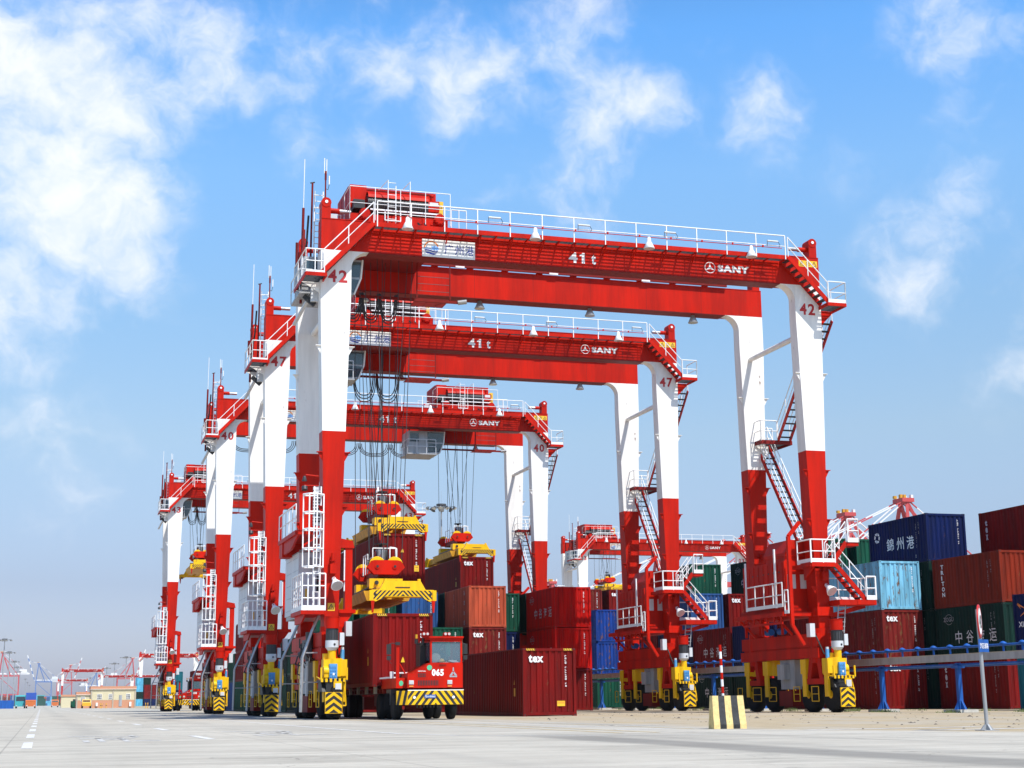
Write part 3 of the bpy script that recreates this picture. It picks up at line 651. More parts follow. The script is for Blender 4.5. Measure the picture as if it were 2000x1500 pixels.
    grating(mb, 22.3, 23.5, -.95, -.05, 6.62, True, 1, .12); mb.box(22.3, 23.55, -1.0, -.95, 6.45, 6.65, 0); mb.box(22.25, 22.3, -.95, .0, 6.45, 6.65, 0); mb.prism([(-.9, 6.45), (0, 6.45), (0, 5.9)], 'x', 22.4, 22.5, 0); mb.box(22.3, 23.2, .0, .9, 6.45, 6.62, 0); mb.build('platform', ['red', 'grate'], g); mb = MB()
    mb.box(24.15, 24.75, -.95, -.1, 7.42, 7.58, 0); mb.bar((24.2, -.5, 7.4), (23.6, -.2, 6.6), .1, .2, 0); mb.build('platform', ['red', 'grate'], g); mb = MB()
    mb.box(23.6, 25.45, -1.0, .3, 4.74, 4.98, 0); mb.box(24.5, 25.47, -1.02, -1.0, 4.76, 4.96, 0); mb.bar((25.2, -.4, 4.74), (23.6, -.1, 4.3), .12, .2, 0); mb.box(22.9, 23.7, -.2, .3, 4.3, 4.7, 0)
    mb.build('platform', ['red', 'grate'], g)
    stairs(g, (23.5, -.9, 6.62), (25.0, -.9, 4.98), .65, (0, 1, 0), 7, both=True)
    stairs(g, (24.15, -.9, 7.58), (23.4, -.9, 6.64), .65, (0, 1, 0), 4, both=True)
    mb = MB(); post_rail(mb, (22.3, -.98, 6.62), (23.5, -.98, 6.62), 1.05, 2, 1, .03, kick=.2); post_rail(mb, (22.28, -.98, 6.62), (22.28, .3, 6.62), 1.05, 1, 1, .03, kick=.2); mb.build('railing', 'rail', g); mb = MB()
    post_rail(mb, (24.2, -.98, 7.58), (24.75, -.98, 7.58), 1.05, 1, 1, .03, kick=.2); post_rail(mb, (24.75, -.98, 7.58), (24.75, -.1, 7.58), 1.05, 1, 1, .03, kick=.2); mb.build('railing', 'rail', g); mb = MB()
    post_rail(mb, (25.0, -1.02, 4.98), (25.47, -1.02, 4.98), 1.05, 1, 1, .03, kick=.2); post_rail(mb, (25.45, -1.02, 4.98), (25.45, .3, 4.98), 1.05, 1, 1, .03, kick=.2); post_rail(mb, (23.7, .28, 4.98), (25.45, .28, 4.98), 1.05, 3, 1, .03, kick=.2)
    mb.build('railing', 'rail', g)
    mb = MB()
    for uu in (23.75, 24.1): mb.bar((uu, -.6, 4.74), (uu - .15, -.6, 3.5), .04, .04)
    for k in range(6): mb.bar((23.6 + k * .025, -.6, 3.6 + k * .2), (24.0 + k * .025, -.6, 3.6 + k * .2), .03, .03)
    mb.build('access_ladder', 'grey', g)
    stairs(g, (S + .25, .6, 18.4), (S + .25, 5.5, 13.35), .65, (1, 0, 0), 17)
    stairs(g, (S + .25, 6.7, 13.3), (S + .25, 2.0, 7.0), .65, (-1, 0, 0), 20)
    mb = MB(); grating(mb, S - .7, S + 1.0, 5.5, 7.6, 13.3, True, 1, .12)
    for a, b in (((S - .7, 5.5), (S + 1, 5.5)), ((S - .7, 7.6), (S + 1, 7.6)), ((S - .7, 5.5), (S - .7, 7.6)), ((S + 1, 5.5), (S + 1, 7.6))): mb.bar((a[0], a[1], 13.25), (b[0], b[1], 13.25), .06, .2, 0)
    mb.prism([(S - .7, 13.15), (S, 13.15), (S, 12.5)], 'y', 6.1, 6.16, 2); mb.box(S - .4, S + .9, 1.0, 2.0, 6.8, 7.0, 0)
    mb.build('platform', ['darkred', 'grate', 'white'], g)
    mb = MB(); post_rail(mb, (S - .7, 5.5, 13.3), (S + .2, 5.5, 13.3), 1.05, 1, 1, .026); post_rail(mb, (S - .7, 5.5, 13.3), (S - .7, 7.6, 13.3), 1.05, 2, 1, .026); post_rail(mb, (S - .7, 7.6, 13.3), (S + 1, 7.6, 13.3), 1.05, 2, 1, .026); mb.build('railing', 'rail', g)
    return g
def lettering_swap(g, number):
    for lg in [c for c in bpy.data.objects if c.parent == g and c.name.startswith('leg.') or c.parent == g and c.name == 'leg']:
        for t in [c for c in bpy.data.objects if c.parent == lg]:
            me = t.data; old = [v.co.copy() for v in me.vertices]
            x0 = min(v.x for v in old); x1 = max(v.x for v in old)
            mb = MB(); digit_pair(mb, number, x0, 18.44, (x1 - x0) / .98, .56)
            nm = bpy.data.meshes.new('lettering'); nm.from_pydata(mb.v, [], mb.f); nm.materials.append(MT['letterred']); t.data = nm

# ------------------------------------------------------------------ trolley (origin: left end of its frame, girder front face, girder top)
def festoon(mb, u0, u1, v, z, sag, n, r=.045):
    for k in range(n):
        a = u0 + (u1 - u0) * k / n; b = u0 + (u1 - u0) * (k + 1) / n
        for j in range(3):
            sg = sag * (1 - .12 * j); pts = []; rad = (b - a) / 2 * (1 - .1 * j)
            for i in range(17):
                th = math.pi * i / 16; pts.append(((a + b) / 2 - rad * math.copysign(abs(math.cos(th)) ** .75, math.cos(th)), v + .08 * j, z - sg * math.sin(th) ** .8))
            mb.path(pts, r, 6)
def make_trolley():
    g = empty('hoist_trolley')
    mb = MB(); z = .08
    for v in (.35, 6.6): mb.box(-.1, 4.35, v, v + .4, z, z + .38, 0); 
    for u in (.1, 1.4, 2.8, 4.0): mb.box(u, u + .25, .75, 6.6, z - .35, z + .2, 1)
    mb.box(.1, 4.2, .8, 6.2, z - .5, z - .4, 1); mb.box(1.2, 4.25, .85, 1.0, z - 1.0, z - .4, 1)
    for k in range(8): mb.tube((.6 + k * .5, .3, z + .12), (.6 + k * .5, .36, z + .12), .05, 8, 0)
    mb.bar((.8, .28, .66), (3.95, .28, .66), .05, .07, 2)
    for u in (2.95, 3.25): mb.bar((u, .28, .2), (u + .12, .2, .02), .07, .07, 3)
    mb.build('trolley_frame', ['red', 'darkred', 'rail', 'black'], g)
    mb = MB(); mb.box(0, 4.05, 1.35, 3.9, .3, 2.0, 0); mb.box(0, .75, .9, 1.36, .9, 1.95, 0); mb.box(.08, 3.97, 1.33, 1.35, 1.9, 1.94, 1)
    for k in range(5): mb.box(-.012, 0, 1.7 + k * .4, 1.74 + k * .4, .4, 1.9, 1)
    mb.build('machine_cover', ['red', 'darkred'], g)
    mb = MB(); mb.tube((.75, .9, 1.08), (3.5, .9, 1.08), .43, 24, 0)
    for k in range(26): mb.tube((.8 + k * .103, .9, 1.08), (.84 + k * .103, .9, 1.08), .445, 20, 1)
    mb.build('rope_drum', ['dgrey', 'black'], g)
    mb = MB(); r = .5; n = 8
    pts = [(.92 + math.cos(t) * q, 1.16 + math.sin(t) * q) for q, ts in ((r, [R(165) - i * R(165) / n for i in range(n + 1)]), (r - .03, [i * R(165) / n for i in range(n + 1)])) for t in ts]
    mb.prism(pts, 'x', .75, 3.5, 0); mb.build('drum_cover', 'red', g)
    mb = MB(); mb.box(3.5, 4.0, .5, 1.3, .85, 1.35, 0); mb.box(3.55, 3.95, .49, .5, 1.1, 1.28, 1); mb.tube((3.75, .9, 1.35), (3.75, .9, 1.62), .07, 10, 0); mb.lathe((3.75, .9, 1.68), (0, 0, 1), [(-.06, .06), (0, .12), (.06, .1), (.08, .02)], 10, 0)
    mb.build('control_box', ['red', 'lgrey', 'black'], g); mb = MB(); mb.box(0.1, .6, .5, 1.3, .75, 1.15, 0); mb.build('control_box', 'black', g)
    for u in (.55, 3.95):
        mb = MB(); mb.tube((u, .18, .42), (u, .5, .42), .25, 20, 0); mb.tube((u, .15, .42), (u, .18, .42), .2, 16, 0)
        for k in range(10): t = 2 * math.pi * k / 10; mb.tube((u + math.cos(t) * .21, .15, .42 + math.sin(t) * .21), (u + math.cos(t) * .21, .18, .42 + math.sin(t) * .21), .03, 6, 0)
        mb.build('travel_gear', 'red', g)
    mb = MB()
    post_rail(mb, (-.15, .1, .1), (4.4, .1, .1), 1.5, 4, 1, .017); post_rail(mb, (-.15, .1, .1), (-.15, 1.4, .1), 1.5, 1, 1, .017)
    for u in (1.55, 2.55): mb.tube((u, .05, .0), (u, .05, 2.0), .02, 6); mb.path([(u, .05, 2.0), (u - .3, .6, 1.7)], .018, 6)
    for k in range(7): mb.tube((1.55, .05, .2 + k * .28), (1.9, .05, .2 + k * .28), .015, 5)
    mb.tube((1.9, .05, -.1), (1.9, .05, 1.75), .025, 6); mb.path([(1.4, -.02, .5), (1.4, -.02, .1), (2.1, -.02, .1), (2.1, -.02, .5)], .03, 6)
    mb.build('railing', 'rail', g)
    mb = MB(); post_rail(mb, (-1.0, 2.5, 0), (-.1, 2.5, 0), 1.0, 1, 1, .02); mb.build('railing', 'rail', g)
    mb = MB(); post_rail(mb, (4.5, .3, .0), (5.2, .3, .0), .95, 2, 1, .02); mb.build('railing', 'rail', g)
    mb = MB(); mb.box(-.85, -.5, 1.2, 1.5, .05, .6); mb.build('switch_box', 'lgrey', g)
    mb = MB(); mb.box(4.06, 4.36, 1.2, 1.25, .3, 1.6, 0); o = mb.build('warning_panel', 'signyellow', g); warn_sign(o, '-y', (4.08, 1.2, .35), .26, 1.2, 3, True, 'pictogram')
    # cab under the girders
    mb = MB(); z0 = -3.25
    mb.box(-2.05, -.75, 1.0, 3.0, z0 + .1, -1.5, 0); mb.prism([(-.75, -1.5), (.62, -1.5), (.55, z0 + .9), (.25, z0 + .15), (-.75, z0 + .1)], 'y', 1.0, 3.0, 0)
    mb.box(-2.2, .0, .7, 3.1, z0, z0 + .08, 3)
    for a, b in (((.62, -1.5), (.55, z0 + .9)), ((.55, z0 + .9), (.25, z0 + .15))):
        for v in (.98, 3.02): mb.bar((a[0], v, a[1]), (b[0], v, b[1]), .07, .07, 1)
    for v in (1.0, 3.0): mb.bar((-2.0, v, -1.5), (-2.0, v, -.3), .1, .1, 2); mb.bar((.4, v, -1.5), (.4, v, -.3), .1, .1, 2)
    cabo = mb.build('operator_cab', ['grey', 'white', 'darkred', 'grey'], g)
    mb = MB(); mb.prism([(-.65, -1.6), (.56, -1.6), (.49, z0 + .95), (-.65, z0 + .95)], 'y', .985, .998, 0); mb.add([(.632, 1.1, -1.6), (.632, 2.9, -1.6), (.565, 2.9, z0 + .95), (.565, 1.1, z0 + .95)], [(0, 1, 2, 3)]); mb.prism([(-.6, z0 + .85), (.47, z0 + .85), (.25, z0 + .25), (-.6, z0 + .2)], 'y', .985, .998, 0)
    mb.box(-1.95, -1.3, .985, .998, -2.3, -1.65, 0); mb.build('window', 'glass', cabo)
    mb = MB(); post_rail(mb, (-2.2, .72, z0 + .08), (-.1, .72, z0 + .08), 1.0, 3, 1, .025); post_rail(mb, (-2.2, .72, z0 + .08), (-2.2, 3.1, z0 + .08), 1.0, 2, 1, .025); mb.build('railing', 'lgrey', cabo)
    mb = MB(); grating(mb, 3.9, 5.5, 4.4, 5.9, -2.1, True, 0, .14)
    for k in range(3): mb.tube((3.9, 4.4, -1.75 + k * .35), (5.5, 4.4, -1.75 + k * .35), .014, 6, 1)
    for u in (3.9, 5.5): mb.bar((u, 4.4, -2.1), (u, 4.4, -.3), .05, .05, 0)
    mb.bar((1.0, 4.45, -2.2), (5.9, 4.45, -2.2), .1, .12, 0); mb.tube((5.9, 4.45, -2.2), (6.3, 4.35, -2.15), .11, 10, 2)
    mb.build('service_platform', ['darkred', 'dgrey', 'steel'], g)
    return g

# ------------------------------------------------------------------ spreader (origin: middle, level of the container top)
def make_spreader(rope_len, half=6.08):
    g = empty('container_spreader'); z = .12
    mb = MB()
    mb.box(-.62, .62, -3.3, 3.3, z + .22, z + .75, 0)
    for e in (-1, 1):
        mb.prism([(-1.05, z + .62), (-.62, z + .62), (-.62, z + .2), (-.9, z + .2)], 'y', -2.6, 2.6, 0) if e < 0 else mb.prism([(.62, z + .62), (1.05, z + .62), (.9, z + .2), (.62, z + .2)], 'y', -2.6, 2.6, 0)
    mb.build('main_frame', 'dyellow', g)
    for e in (-1, 1):
        mb = MB(); y0, y1 = sorted((e * 3.3, e * (half - .1)))
        for x in (-.35, .35): mb.box(x - .2, x + .2, y0, y1, z + .26, z + .66, 0)
        mb.build('telescopic_beam', 'dyellow', g)
        mb = MB(); ye = e * half; yi = e * (half - .35)
        a, b = sorted((ye, yi))
        mb.prism([(-.95, z + .42), (.95, z + .42), (.74, z + .78), (-.74, z + .78)], 'y', a + .04, b, 0)
        mb.box(-1.2, 1.2, a + .05, b, z + .12, z + .42, 0)
        for x in (-1.12, 1.12): mb.tube((x, (a + b) / 2, z - .05), (x, (a + b) / 2, z + .2), .1, 10, 1); mb.tube((x * .62, (a + b) / 2, z + .78), (x * .62, (a + b) / 2, z + .87), .07, 8, 0)
        mb.box(-.3, .3, a + .02, a + .04, z + .5, z + .54, 1)
        eb = mb.build('end_beam', ['yellow', 'black'], g)
        # hazard end plate with turned-down corners
        yf = ye - .02 if e < 0 else ye + .02
        mb = MB(); prof = [(-1.27, z + .42), (-1.27, z - .02), (-1.12, z - .05), (-.72, z + .15), (.72, z + .15), (1.12, z - .05), (1.27, z - .02), (1.27, z + .42)]
        y_a, y_b = sorted((yf, yf + (.05 if e < 0 else -.05)))
        mb.prism([(-1.27, z + .42), (-1.27, z - .02), (-1.1, z - .05), (-.72, z + .15), (-.72, z + .42)], 'y', y_a, y_b, 0); mb.prism([(1.27, z + .42), (.72, z + .42), (.72, z + .15), (1.1, z - .05), (1.27, z - .02)], 'y', y_a, y_b, 0); mb.box(-.72, .72, y_a, y_b, z + .15, z + .42, 0)
        for x in (-1.3, 1.3): mb.box(x - .07, x + .07, y_a - .04, y_b + .05, z - .02, z + .40, 0)
        if e < 0:
            T = F2('-y', (0, y_a, 0))
            for k in range(-14, 15):
                x0 = k * .175
                for sgn in (1, -1):
                    q = [(x0 - .04, z + .40), (x0 + .045, z + .40), (x0 + .045 - sgn * .5, z - .12), (x0 - .04 - sgn * .5, z - .12)]
                    for bx0, bx1, by0 in ((-1.2, -.74, z + .02), (-.74, .74, z + .17), (.74, 1.2, z + .02)):
                        lo, hi = (max(bx0, -1.2), min(bx1, 0)) if sgn > 0 else (max(bx0, 0), min(bx1, 1.2))
                        if hi <= lo: continue
                        c = clip_poly(q if sgn > 0 else q[::-1], lo, hi, by0, z + .39)
                        if len(c) >= 3: poly2(mb, T, c, 1, .004)
            for x in (-1.12, 1.12): mb.tube((x, y_a - .01, z + .22), (x, y_a, z + .22), .06, 10, 1)
        mb.build('hazard_plate', ['yellow', 'black'], eb)
        mb = MB()
        for x in (-1.24, 1.24): mb.prism([(x - .07, z - .02), (x + .07, z - .02), (x + .03, z - .5), (x - .03, z - .5)], 'y', min(ye, ye + .1 * e), max(ye, ye + .1 * e), 0)
        mb.build('guide_flipper', 'red', eb)
    mb = MB()
    mb.box(-.75, .75, -2.0, 2.0, z + .75, z + .82, 1); mb.box(-.72, .72, -2.15, -1.5, z + .75, z + 1.18, 0); mb.box(-.72, .72, 1.5, 2.1, z + .75, z + 1.18, 0)
    for x in (-.42, .42): mb.tube((x, -2.25, z + 1.0), (x, -2.15, z + 1.0), .09, 10, 1)
    mb.build('head_mount', ['yellow', 'black'], g)
    mb = MB()
    for y in (-2.0, 1.9):
        hexa = [(-.82, z + 1.66), (-.66, z + 1.93), (-.5, z + 1.97), (.5, z + 1.97), (.66, z + 1.93), (.82, z + 1.66), (.52, z + 1.36), (-.52, z + 1.36)]
        for dy in (-.14, .14): mb.prism(hexa, 'y', y + dy - .02, y + dy + .02, 0)
        mb.prism([(-.45, z + 1.9), (.45, z + 1.9), (.45, z + 1.4), (-.45, z + 1.4)], 'y', y - .12, y + .12, 1)
        for x in (-.38, .38): mb.tube((x, y - .2, z + 1.7), (x, y - .16, z + 1.7), .11, 14, 0); mb.tube((x, y - .22, z + 1.7), (x, y - .2, z + 1.7), .055, 10, 2)
    mb.box(-.3, .3, -1.85, 1.8, z + 1.28, z + 1.6, 1); mb.prism([(-.4, z + 1.6), (-.28, z + 1.6), (-.12, z + 2.3), (-.4, z + 1.8)], 'y', -1.5, -1.4, 1)
    mb.box(.2, .23, -1.6, -1.2, z + 1.6, z + 2.45, 1); mb.box(-.4, -.37, -1.6, -1.2, z + 1.6, z + 2.4, 1)
    mb.build('head_block', ['red', 'darkred', 'black'], g)
    for y in (-2.0, 1.9):
        for x in (-.38, .38):
            mb = MB(); mb.lathe((x, y, z + 1.78), (0, 1, 0), [(-.1, .33), (-.1, .35), (-.07, .35), (-.06, .31), (.06, .31), (.07, .35), (.1, .35), (.1, .33)], 26, 0, [0, 1, 1, 1, 1, 1, 0]); mb.build('sheave', ['yellow', 'dgrey'], g)
    mb = MB(); mb.tube((-.08, -1.2, z + 1.95), (-.08, -1.2, z + 2.5), .25, 20, 0); mb.tube((-.08, -1.2, z + 2.72), (-.08, -1.2, z + 2.77), .28, 20, 1); mb.tube((-.08, -1.2, z + 2.5), (-.08, -1.2, z + 2.72), .08, 10, 1)
    for k in range(8): t = k * math.pi / 4; mb.bar((-.08 + math.cos(t) * .255, -1.2 + math.sin(t) * .255, z + 1.95), (-.08 + math.cos(t) * .255, -1.2 + math.sin(t) * .255, z + 2.5), .025, .025, 1)
    mb.build('cable_basket', ['steel', 'black'], g)
    mb = MB()
    for pts in ([(-.55, -1.9, z + 1.7), (-.55, -1.9, z + 2.5), (.5, -1.9, z + 2.5), (.5, -1.9, z + 1.7)], [(.2, -1.9, z + 1.8), (.2, -1.9, z + 2.55), (.5, -1.6, z + 2.55), (.55, -1.6, z + 1.8)], [(-.55, -.6, z + 1.5), (-.55, -.6, z + 2.35), (-.55, .6, z + 2.35), (-.55, .6, z + 1.5)], [(-.55, -1.9, z + 2.1), (-.55, -.6, z + 2.1)], [(-.55, .0, z + 1.5), (-.55, .0, z + 2.35)]):
        mb.path(pts, .026, 6)
    mb.build('railing', 'rail', g)
    for k, (x0, y0, x1) in enumerate(((-.7, -2, -1.2), (-.06, -2, -.35), (.06, -2, .3), (.7, -2, 1.3), (-.7, 1.9, -1.0), (-.06, 1.9, -.25), (.06, 1.9, .45), (.7, 1.9, 1.5), (-.15, -1.2, -.9), (-.05, -1.2, -.02), (.55, -1.2, .75))):
        mb = MB(); mb.tube((x0, y0, z + 1.8), (x1, y0 * .6, rope_len), .017, 6); mb.build('hoist_rope', 'rope', g)
    return g

# ------------------------------------------------------------------ shipping containers
CH = 2.591; CW = 2.438
def corrugated(length, h0, h1, period, depth, along, fixed, sgn, flatw=None):
    """vertical trapezoid corrugation; along = 'x' or 'y' axis of the run starting at 0.08"""
    mb = MB(); a = .10; b = length - .10; n = max(1, round((b - a) / period)); p = (b - a) / n; pts = []
    for k in range(n):
        x = a + k * p
        pts += [(x, 0), (x + p * .34, 0), (x + p * .5, depth), (x + p * .84, depth)]
    pts.append((b, 0))
    vs = []
    for t, d in pts:
        q = fixed + sgn * d
        for z in (h0, h1): vs.append((t, q, z) if along == 'x' else (q, t, z))
    fs = [(2 * i, 2 * i + 2, 2 * i + 3, 2 * i + 1) for i in range(len(pts) - 1)]
    mb.add(vs, fs); return mb
CM = {}
def cont_meshes(length, hgt):
    k = (length, hgt)
    if k in CM: return CM[k]
    W, Ln, H = CW, length, hgt; r = {}
    def mesh(mb, nm):
        me = bpy.data.meshes.new(nm); me.from_pydata(mb.v, [], mb.f); me.materials.append(None)
        if max(mb.m) > 0: me.materials.append(MT['black'])
        me.polygons.foreach_set('material_index', mb.m)
        bm = bmesh.new(); bm.from_mesh(me); bmesh.ops.recalc_face_normals(bm, faces=bm.faces); bm.to_mesh(me); bm.free(); return me
    mb = MB()
    for x in (0, W - .13):
        for y in (0, Ln - .13): mb.box(x + .004, x + .126, y + .004, y + .126, .118, H - .118)
        mb.box(x + .03, x + .10, .13, Ln - .13, H - .07, H - .012); mb.box(x + .03, x + .10, .13, Ln - .13, .012, .17)
    for y in (0, Ln - .1):
        mb.box(.13, W - .13, y + .01, y + .09, H - .13, H - .012); mb.box(.13, W - .13, y + .01, y + .09, .04, .17)
    r['frame'] = mesh(mb, 'frame')
    mb = MB()
    for x in (0, W - .162):
        for y in (0, Ln - .178):
            for z in (0, H - .118):
                mb.box(x, x + .162, y, y + .178, z, z + .118, 0)
                yo = y - .002 if y == 0 else y + .180
                mb.box(x + .045, x + .117, min(yo, yo + .001), max(yo, yo + .001), z + .035, z + .083, 1)
                xo = x - .002 if x == 0 else x + .163
                mb.box(xo, xo + .001, y + .05, y + .128, z + .03, z + .088, 1)
    r['corner_casting'] = mesh(mb, 'corner_casting')
    r['side_panel'] = [mesh(corrugated(Ln, .17, H - .07, .278, .036, 'y', q, s), 'side_panel') for q, s in ((.02, 1), (W - .02, -1))]
    e1 = corrugated(W, .17, H - .13, .272, .045, 'x', .03, 1)
    r['end_wall'] = mesh(e1, 'end_wall')
    mb = MB(); mb.box(.13, W / 2 - .01, Ln - .06, Ln - .02, .17, H - .13); mb.box(W / 2 + .01, W - .13, Ln - .06, Ln - .02, .17, H - .13)
    for x in (.5, .95, 1.45, 1.95): mb.tube((x, Ln + .01, .2), (x, Ln + .01, H - .15), .02, 6)
    r['door'] = mesh(mb, 'door')
    mb = corrugated(Ln, 0, 0, .21, .02, 'y', 0, 1); vs = []
    for (q, t, z) in mb.v[::2]: vs += [(.05, t, H - .05 + q), (W - .05, t, H - .05 + q)]
    m2 = MB(); m2.add(vs, [(2 * i, 2 * i + 2, 2 * i + 3, 2 * i + 1) for i in range(len(vs) // 2 - 1)]); r['roof_panel'] = mesh(m2, 'roof_panel')
    mb = MB(); mb.box(.1, W - .1, .1, Ln - .1, .13, .18)
    if Ln < 8:
        pass
    r['floor'] = mesh(mb, 'floor')
    CM[k] = r; return r
PAL = dict(maroon=((.175, .007, .006), .10), brightred=((.55, .006, .003), .05), orange=((.47, .085, .04), .18), brown=((.20, .021, .008), .12), green=((.009, .075, .045), .2),
           darkgreen=((.006, .028, .021), .1), blue=((.015, .05, .20), .1), navy=((.006, .014, .075), .02), lightblue=((.20, .50, .68), .62), midblue=((.03, .095, .27), .3), teal=((.02, .16, .20), .1),
           rusty=((.17, .016, .014), .55), rustyblue=((.012, .05, .26), .55), cyan=((.12, .45, .65), .15), truckred=((.20, .007, .006), .0))
PM = {}
def cmat(c):
    if c not in PM: PM[c] = paint(c + ' container paint', PAL[c][0], .55, dirt=.27, rust=PAL[c][1] + .12, scale=.8, spec=.08)
    return PM[c]
def set_mat(o, m, i=0):
    o.material_slots[i].link = 'OBJECT'; o.material_slots[i].material = m
def code_marks(parent, face, org, h, seed, w=.07, mat='letterwhite', name='container_code'):
    """the vertical run of small code characters, too small to read in the photograph"""
    rnd = random.Random(seed); mb = MB(); T = F2(face, org); z = 0; n = 0
    while z < h:
        g = rnd.choice((0, 1, 2, 3)); ch = .085
        if n not in (4, 11):
            poly2(mb, T, [(0, h - z - ch * .75), (w * .25, h - z - ch * .75), (w * .25, h - z), (0, h - z)], 0, .006)
            if g != 0: poly2(mb, T, [(w * .25, h - z - ch * .2), (w, h - z - ch * .2), (w, h - z), (w * .25, h - z)], 0, .006)
            if g != 1: poly2(mb, T, [(w * .25, h - z - ch * .75), (w, h - z - ch * .75), (w, h - z - ch * .55), (w * .25, h - z - ch * .55)], 0, .006)
            if g > 1: poly2(mb, T, [(w * .75, h - z - ch * .55), (w, h - z - ch * .55), (w, h - z - ch * .2), (w * .75, h - z - ch * .2)], 0, .006)
        z += ch * 1.15; n += 1
    return flat(mb, name, mat, parent, face)
NC = [0]
def container(x, y, z, colr, label, hc=False, L40=False, marks=(), group=None, rz=0, detail=True):
    NC[0] += 1; sd = NC[0]
    Ln = 12.192 if L40 else 6.058; H = 2.896 if hc else CH
    me = cont_meshes(Ln, H); g = empty('shipping_container', (x, y, z), rz); m = cmat(colr)
    tag(g, label, 'container', group)
    names = ['frame', 'end_wall', 'roof_panel', 'door'] + (['corner_casting', 'floor'] if detail else [])
    for k in names:
        o = link(k, me[k], g); set_mat(o, m)
    for s in me['side_panel']: o = link('side_panel', s, g); set_mat(o, m)
    ye = .03 - .004
    for mk in marks:
        if mk == 'tex': lettering('tex', '-y', (.27, ye, H - .62), .68, .33, 'letterwhite', g, .04)
        if mk == 'texv':
            for i, c in enumerate('tex'): lettering(c, '-x', (.012, Ln - .55, H - .75 - i * .38), .2, .3, 'lgrey', g, .05)
        if mk == 'code': code_marks(g, '-y', (1.93, ye, H - 1.62), 1.3, sd)
        if mk == 'codes': code_marks(g, '-x', (.014, 1.1, H - 1.75), 1.3, sd, .06, 'grey'); code_marks(g, '-x', (.014, .82, H - 1.0), .6, sd + 1, .05, 'grey')
        if mk == 'wide':
            for i in range(4): code_marks(g, '-x', (.014, 1.25 + .9 * 0, H - .55 - i * .62), .28, sd + i, .22, 'grey'); code_marks(g, '-x', (.014, Ln * .62, H - .75 - i * .55), .42, sd + 9 + i, .07, 'grey')
        if mk == 'stripe':
            mb = MB(); T = F2('-y', (0, .008, H - .125))
            for x0, x1 in ((.17, .56), (1.88, 2.27)):
                poly2(mb, T, [(x0, .01), (x1, .01), (x1, .10), (x0, .10)], 0, .002)
                for k in range(6):
                    a = x0 + k * .08; c = clip_poly([(a, .0), (a + .035, .0), (a + .085, .11), (a + .05, .11)], x0, x1, .01, .10)
                    if len(c) > 2: poly2(mb, T, c, 1, .004)
            flat(mb, 'height_stripe', ['signyellow', 'black'], g, '-y')
        if mk == 'tag':
            mb = MB(); T = F2('-y', (1.55, ye, .42)); poly2(mb, T, [(0, 0), (.36, 0), (.36, .22), (0, .22)], 0, .006)
            o = flat(mb, 'caution_sticker', ['signyellow', 'orange'], g, '-y'); lettering('CAUTION', '-y', (1.58, ye - .008, .53), .3, .07, 'orange', o, .01)
        if mk == 'tagright':
            mb = MB(); T = F2('-y', (1.85, ye, .9)); poly2(mb, T, [(0, 0), (.25, 0), (.25, .32), (0, .32)], 0, .006); poly2(mb, T, [(.05, .05), (.2, .05), (.2, .1), (.05, .1)], 1, .008); poly2(mb, T, [(.05, .18), (.2, .18), (.2, .26), (.05, .26)], 1, .008)
            flat(mb, 'caution_sticker', ['signyellow', 'dyellow'], g, '-y')
        if mk in ('tri', 'trilow'):
            mb = MB(); T = F2('-y', ((1.12, ye, 1.9) if mk == 'tri' else (1.14, ye, .95))); poly2(mb, T, [(0, 0), (.16, 0), (.12, .14), (.08, .22), (.04, .14)], 0, .006); flat(mb, 'warning_sticker', 'signyellow', g, '-y')
        if mk == 'sidetags':
            mb = MB(); T = F2('-x', (.016, 1.35, 1.35)); poly2(mb, T, [(0, 0), (.14, 0), (.1, .22)], 0, .003); poly2(mb, T, [(0, -.5), (.22, -.5), (.22, -.15), (0, -.15)], 0, .003); flat(mb, 'warning_sticker', 'dyellow', g, '-x')
        if mk == 'zg':
            for i, c in enumerate('中谷海运'): lettering(c, '-x', (.012, Ln - 1.75 - i * 1.0, .72), .60, .64, 'lgrey', g, .004)
            for i, c in enumerate('ZOGU'): lettering(c, '-x', (.012, Ln - .75 - i * .24, H - .72), .2, .22, 'grey', g, .01)
            mb = MB(); T = F2('-x', (.012, Ln - 1.25, H - .62))
            for a in range(20):
                t0 = a * math.pi / 12 + .4; t1 = t0 + math.pi / 12
                poly2(mb, T, [(math.cos(t) * .36 * q, math.sin(t) * .27 * q) for t, q in ((t0, .93), (t0, 1), (t1, 1), (t1, .93))], 0, .004)
            flat(mb, 'emblem', 'grey', g, '-x')
        if mk == 'jz':
            for i, c in enumerate('錦州港'): lettering(c, '-x', (.012, Ln - 1.9 - i * 1.05, .88 - .03 * i), .74, .70, 'letterwhite', g, .006)
            mb = MB(); T = F2('-x', (.012, Ln - .9, H - .85))
            for a in range(3):
                t = a * 2 * math.pi / 3 + .5
                for q in (0, 1.1): poly2(mb, T, [(math.cos(t + q + j) * rr, math.sin(t + q + j) * rr) for j, rr in ((0, .16), (0, .3), (.75, .32), (.75, .18))], 0, .004)
            flat(mb, 'emblem', 'letterwhite', g, '-x'); code_marks(g, '-x', (.012, 1.25, .28), .16, 5, .1, 'grey')
        if mk == 'triton':
            for i, c in enumerate('TRITON'): lettering(c, '-x', (.012, Ln - .8, H - .56 - i * .29), .26 if c != 'I' else .09, .22, 'letterwhite', g, .03)
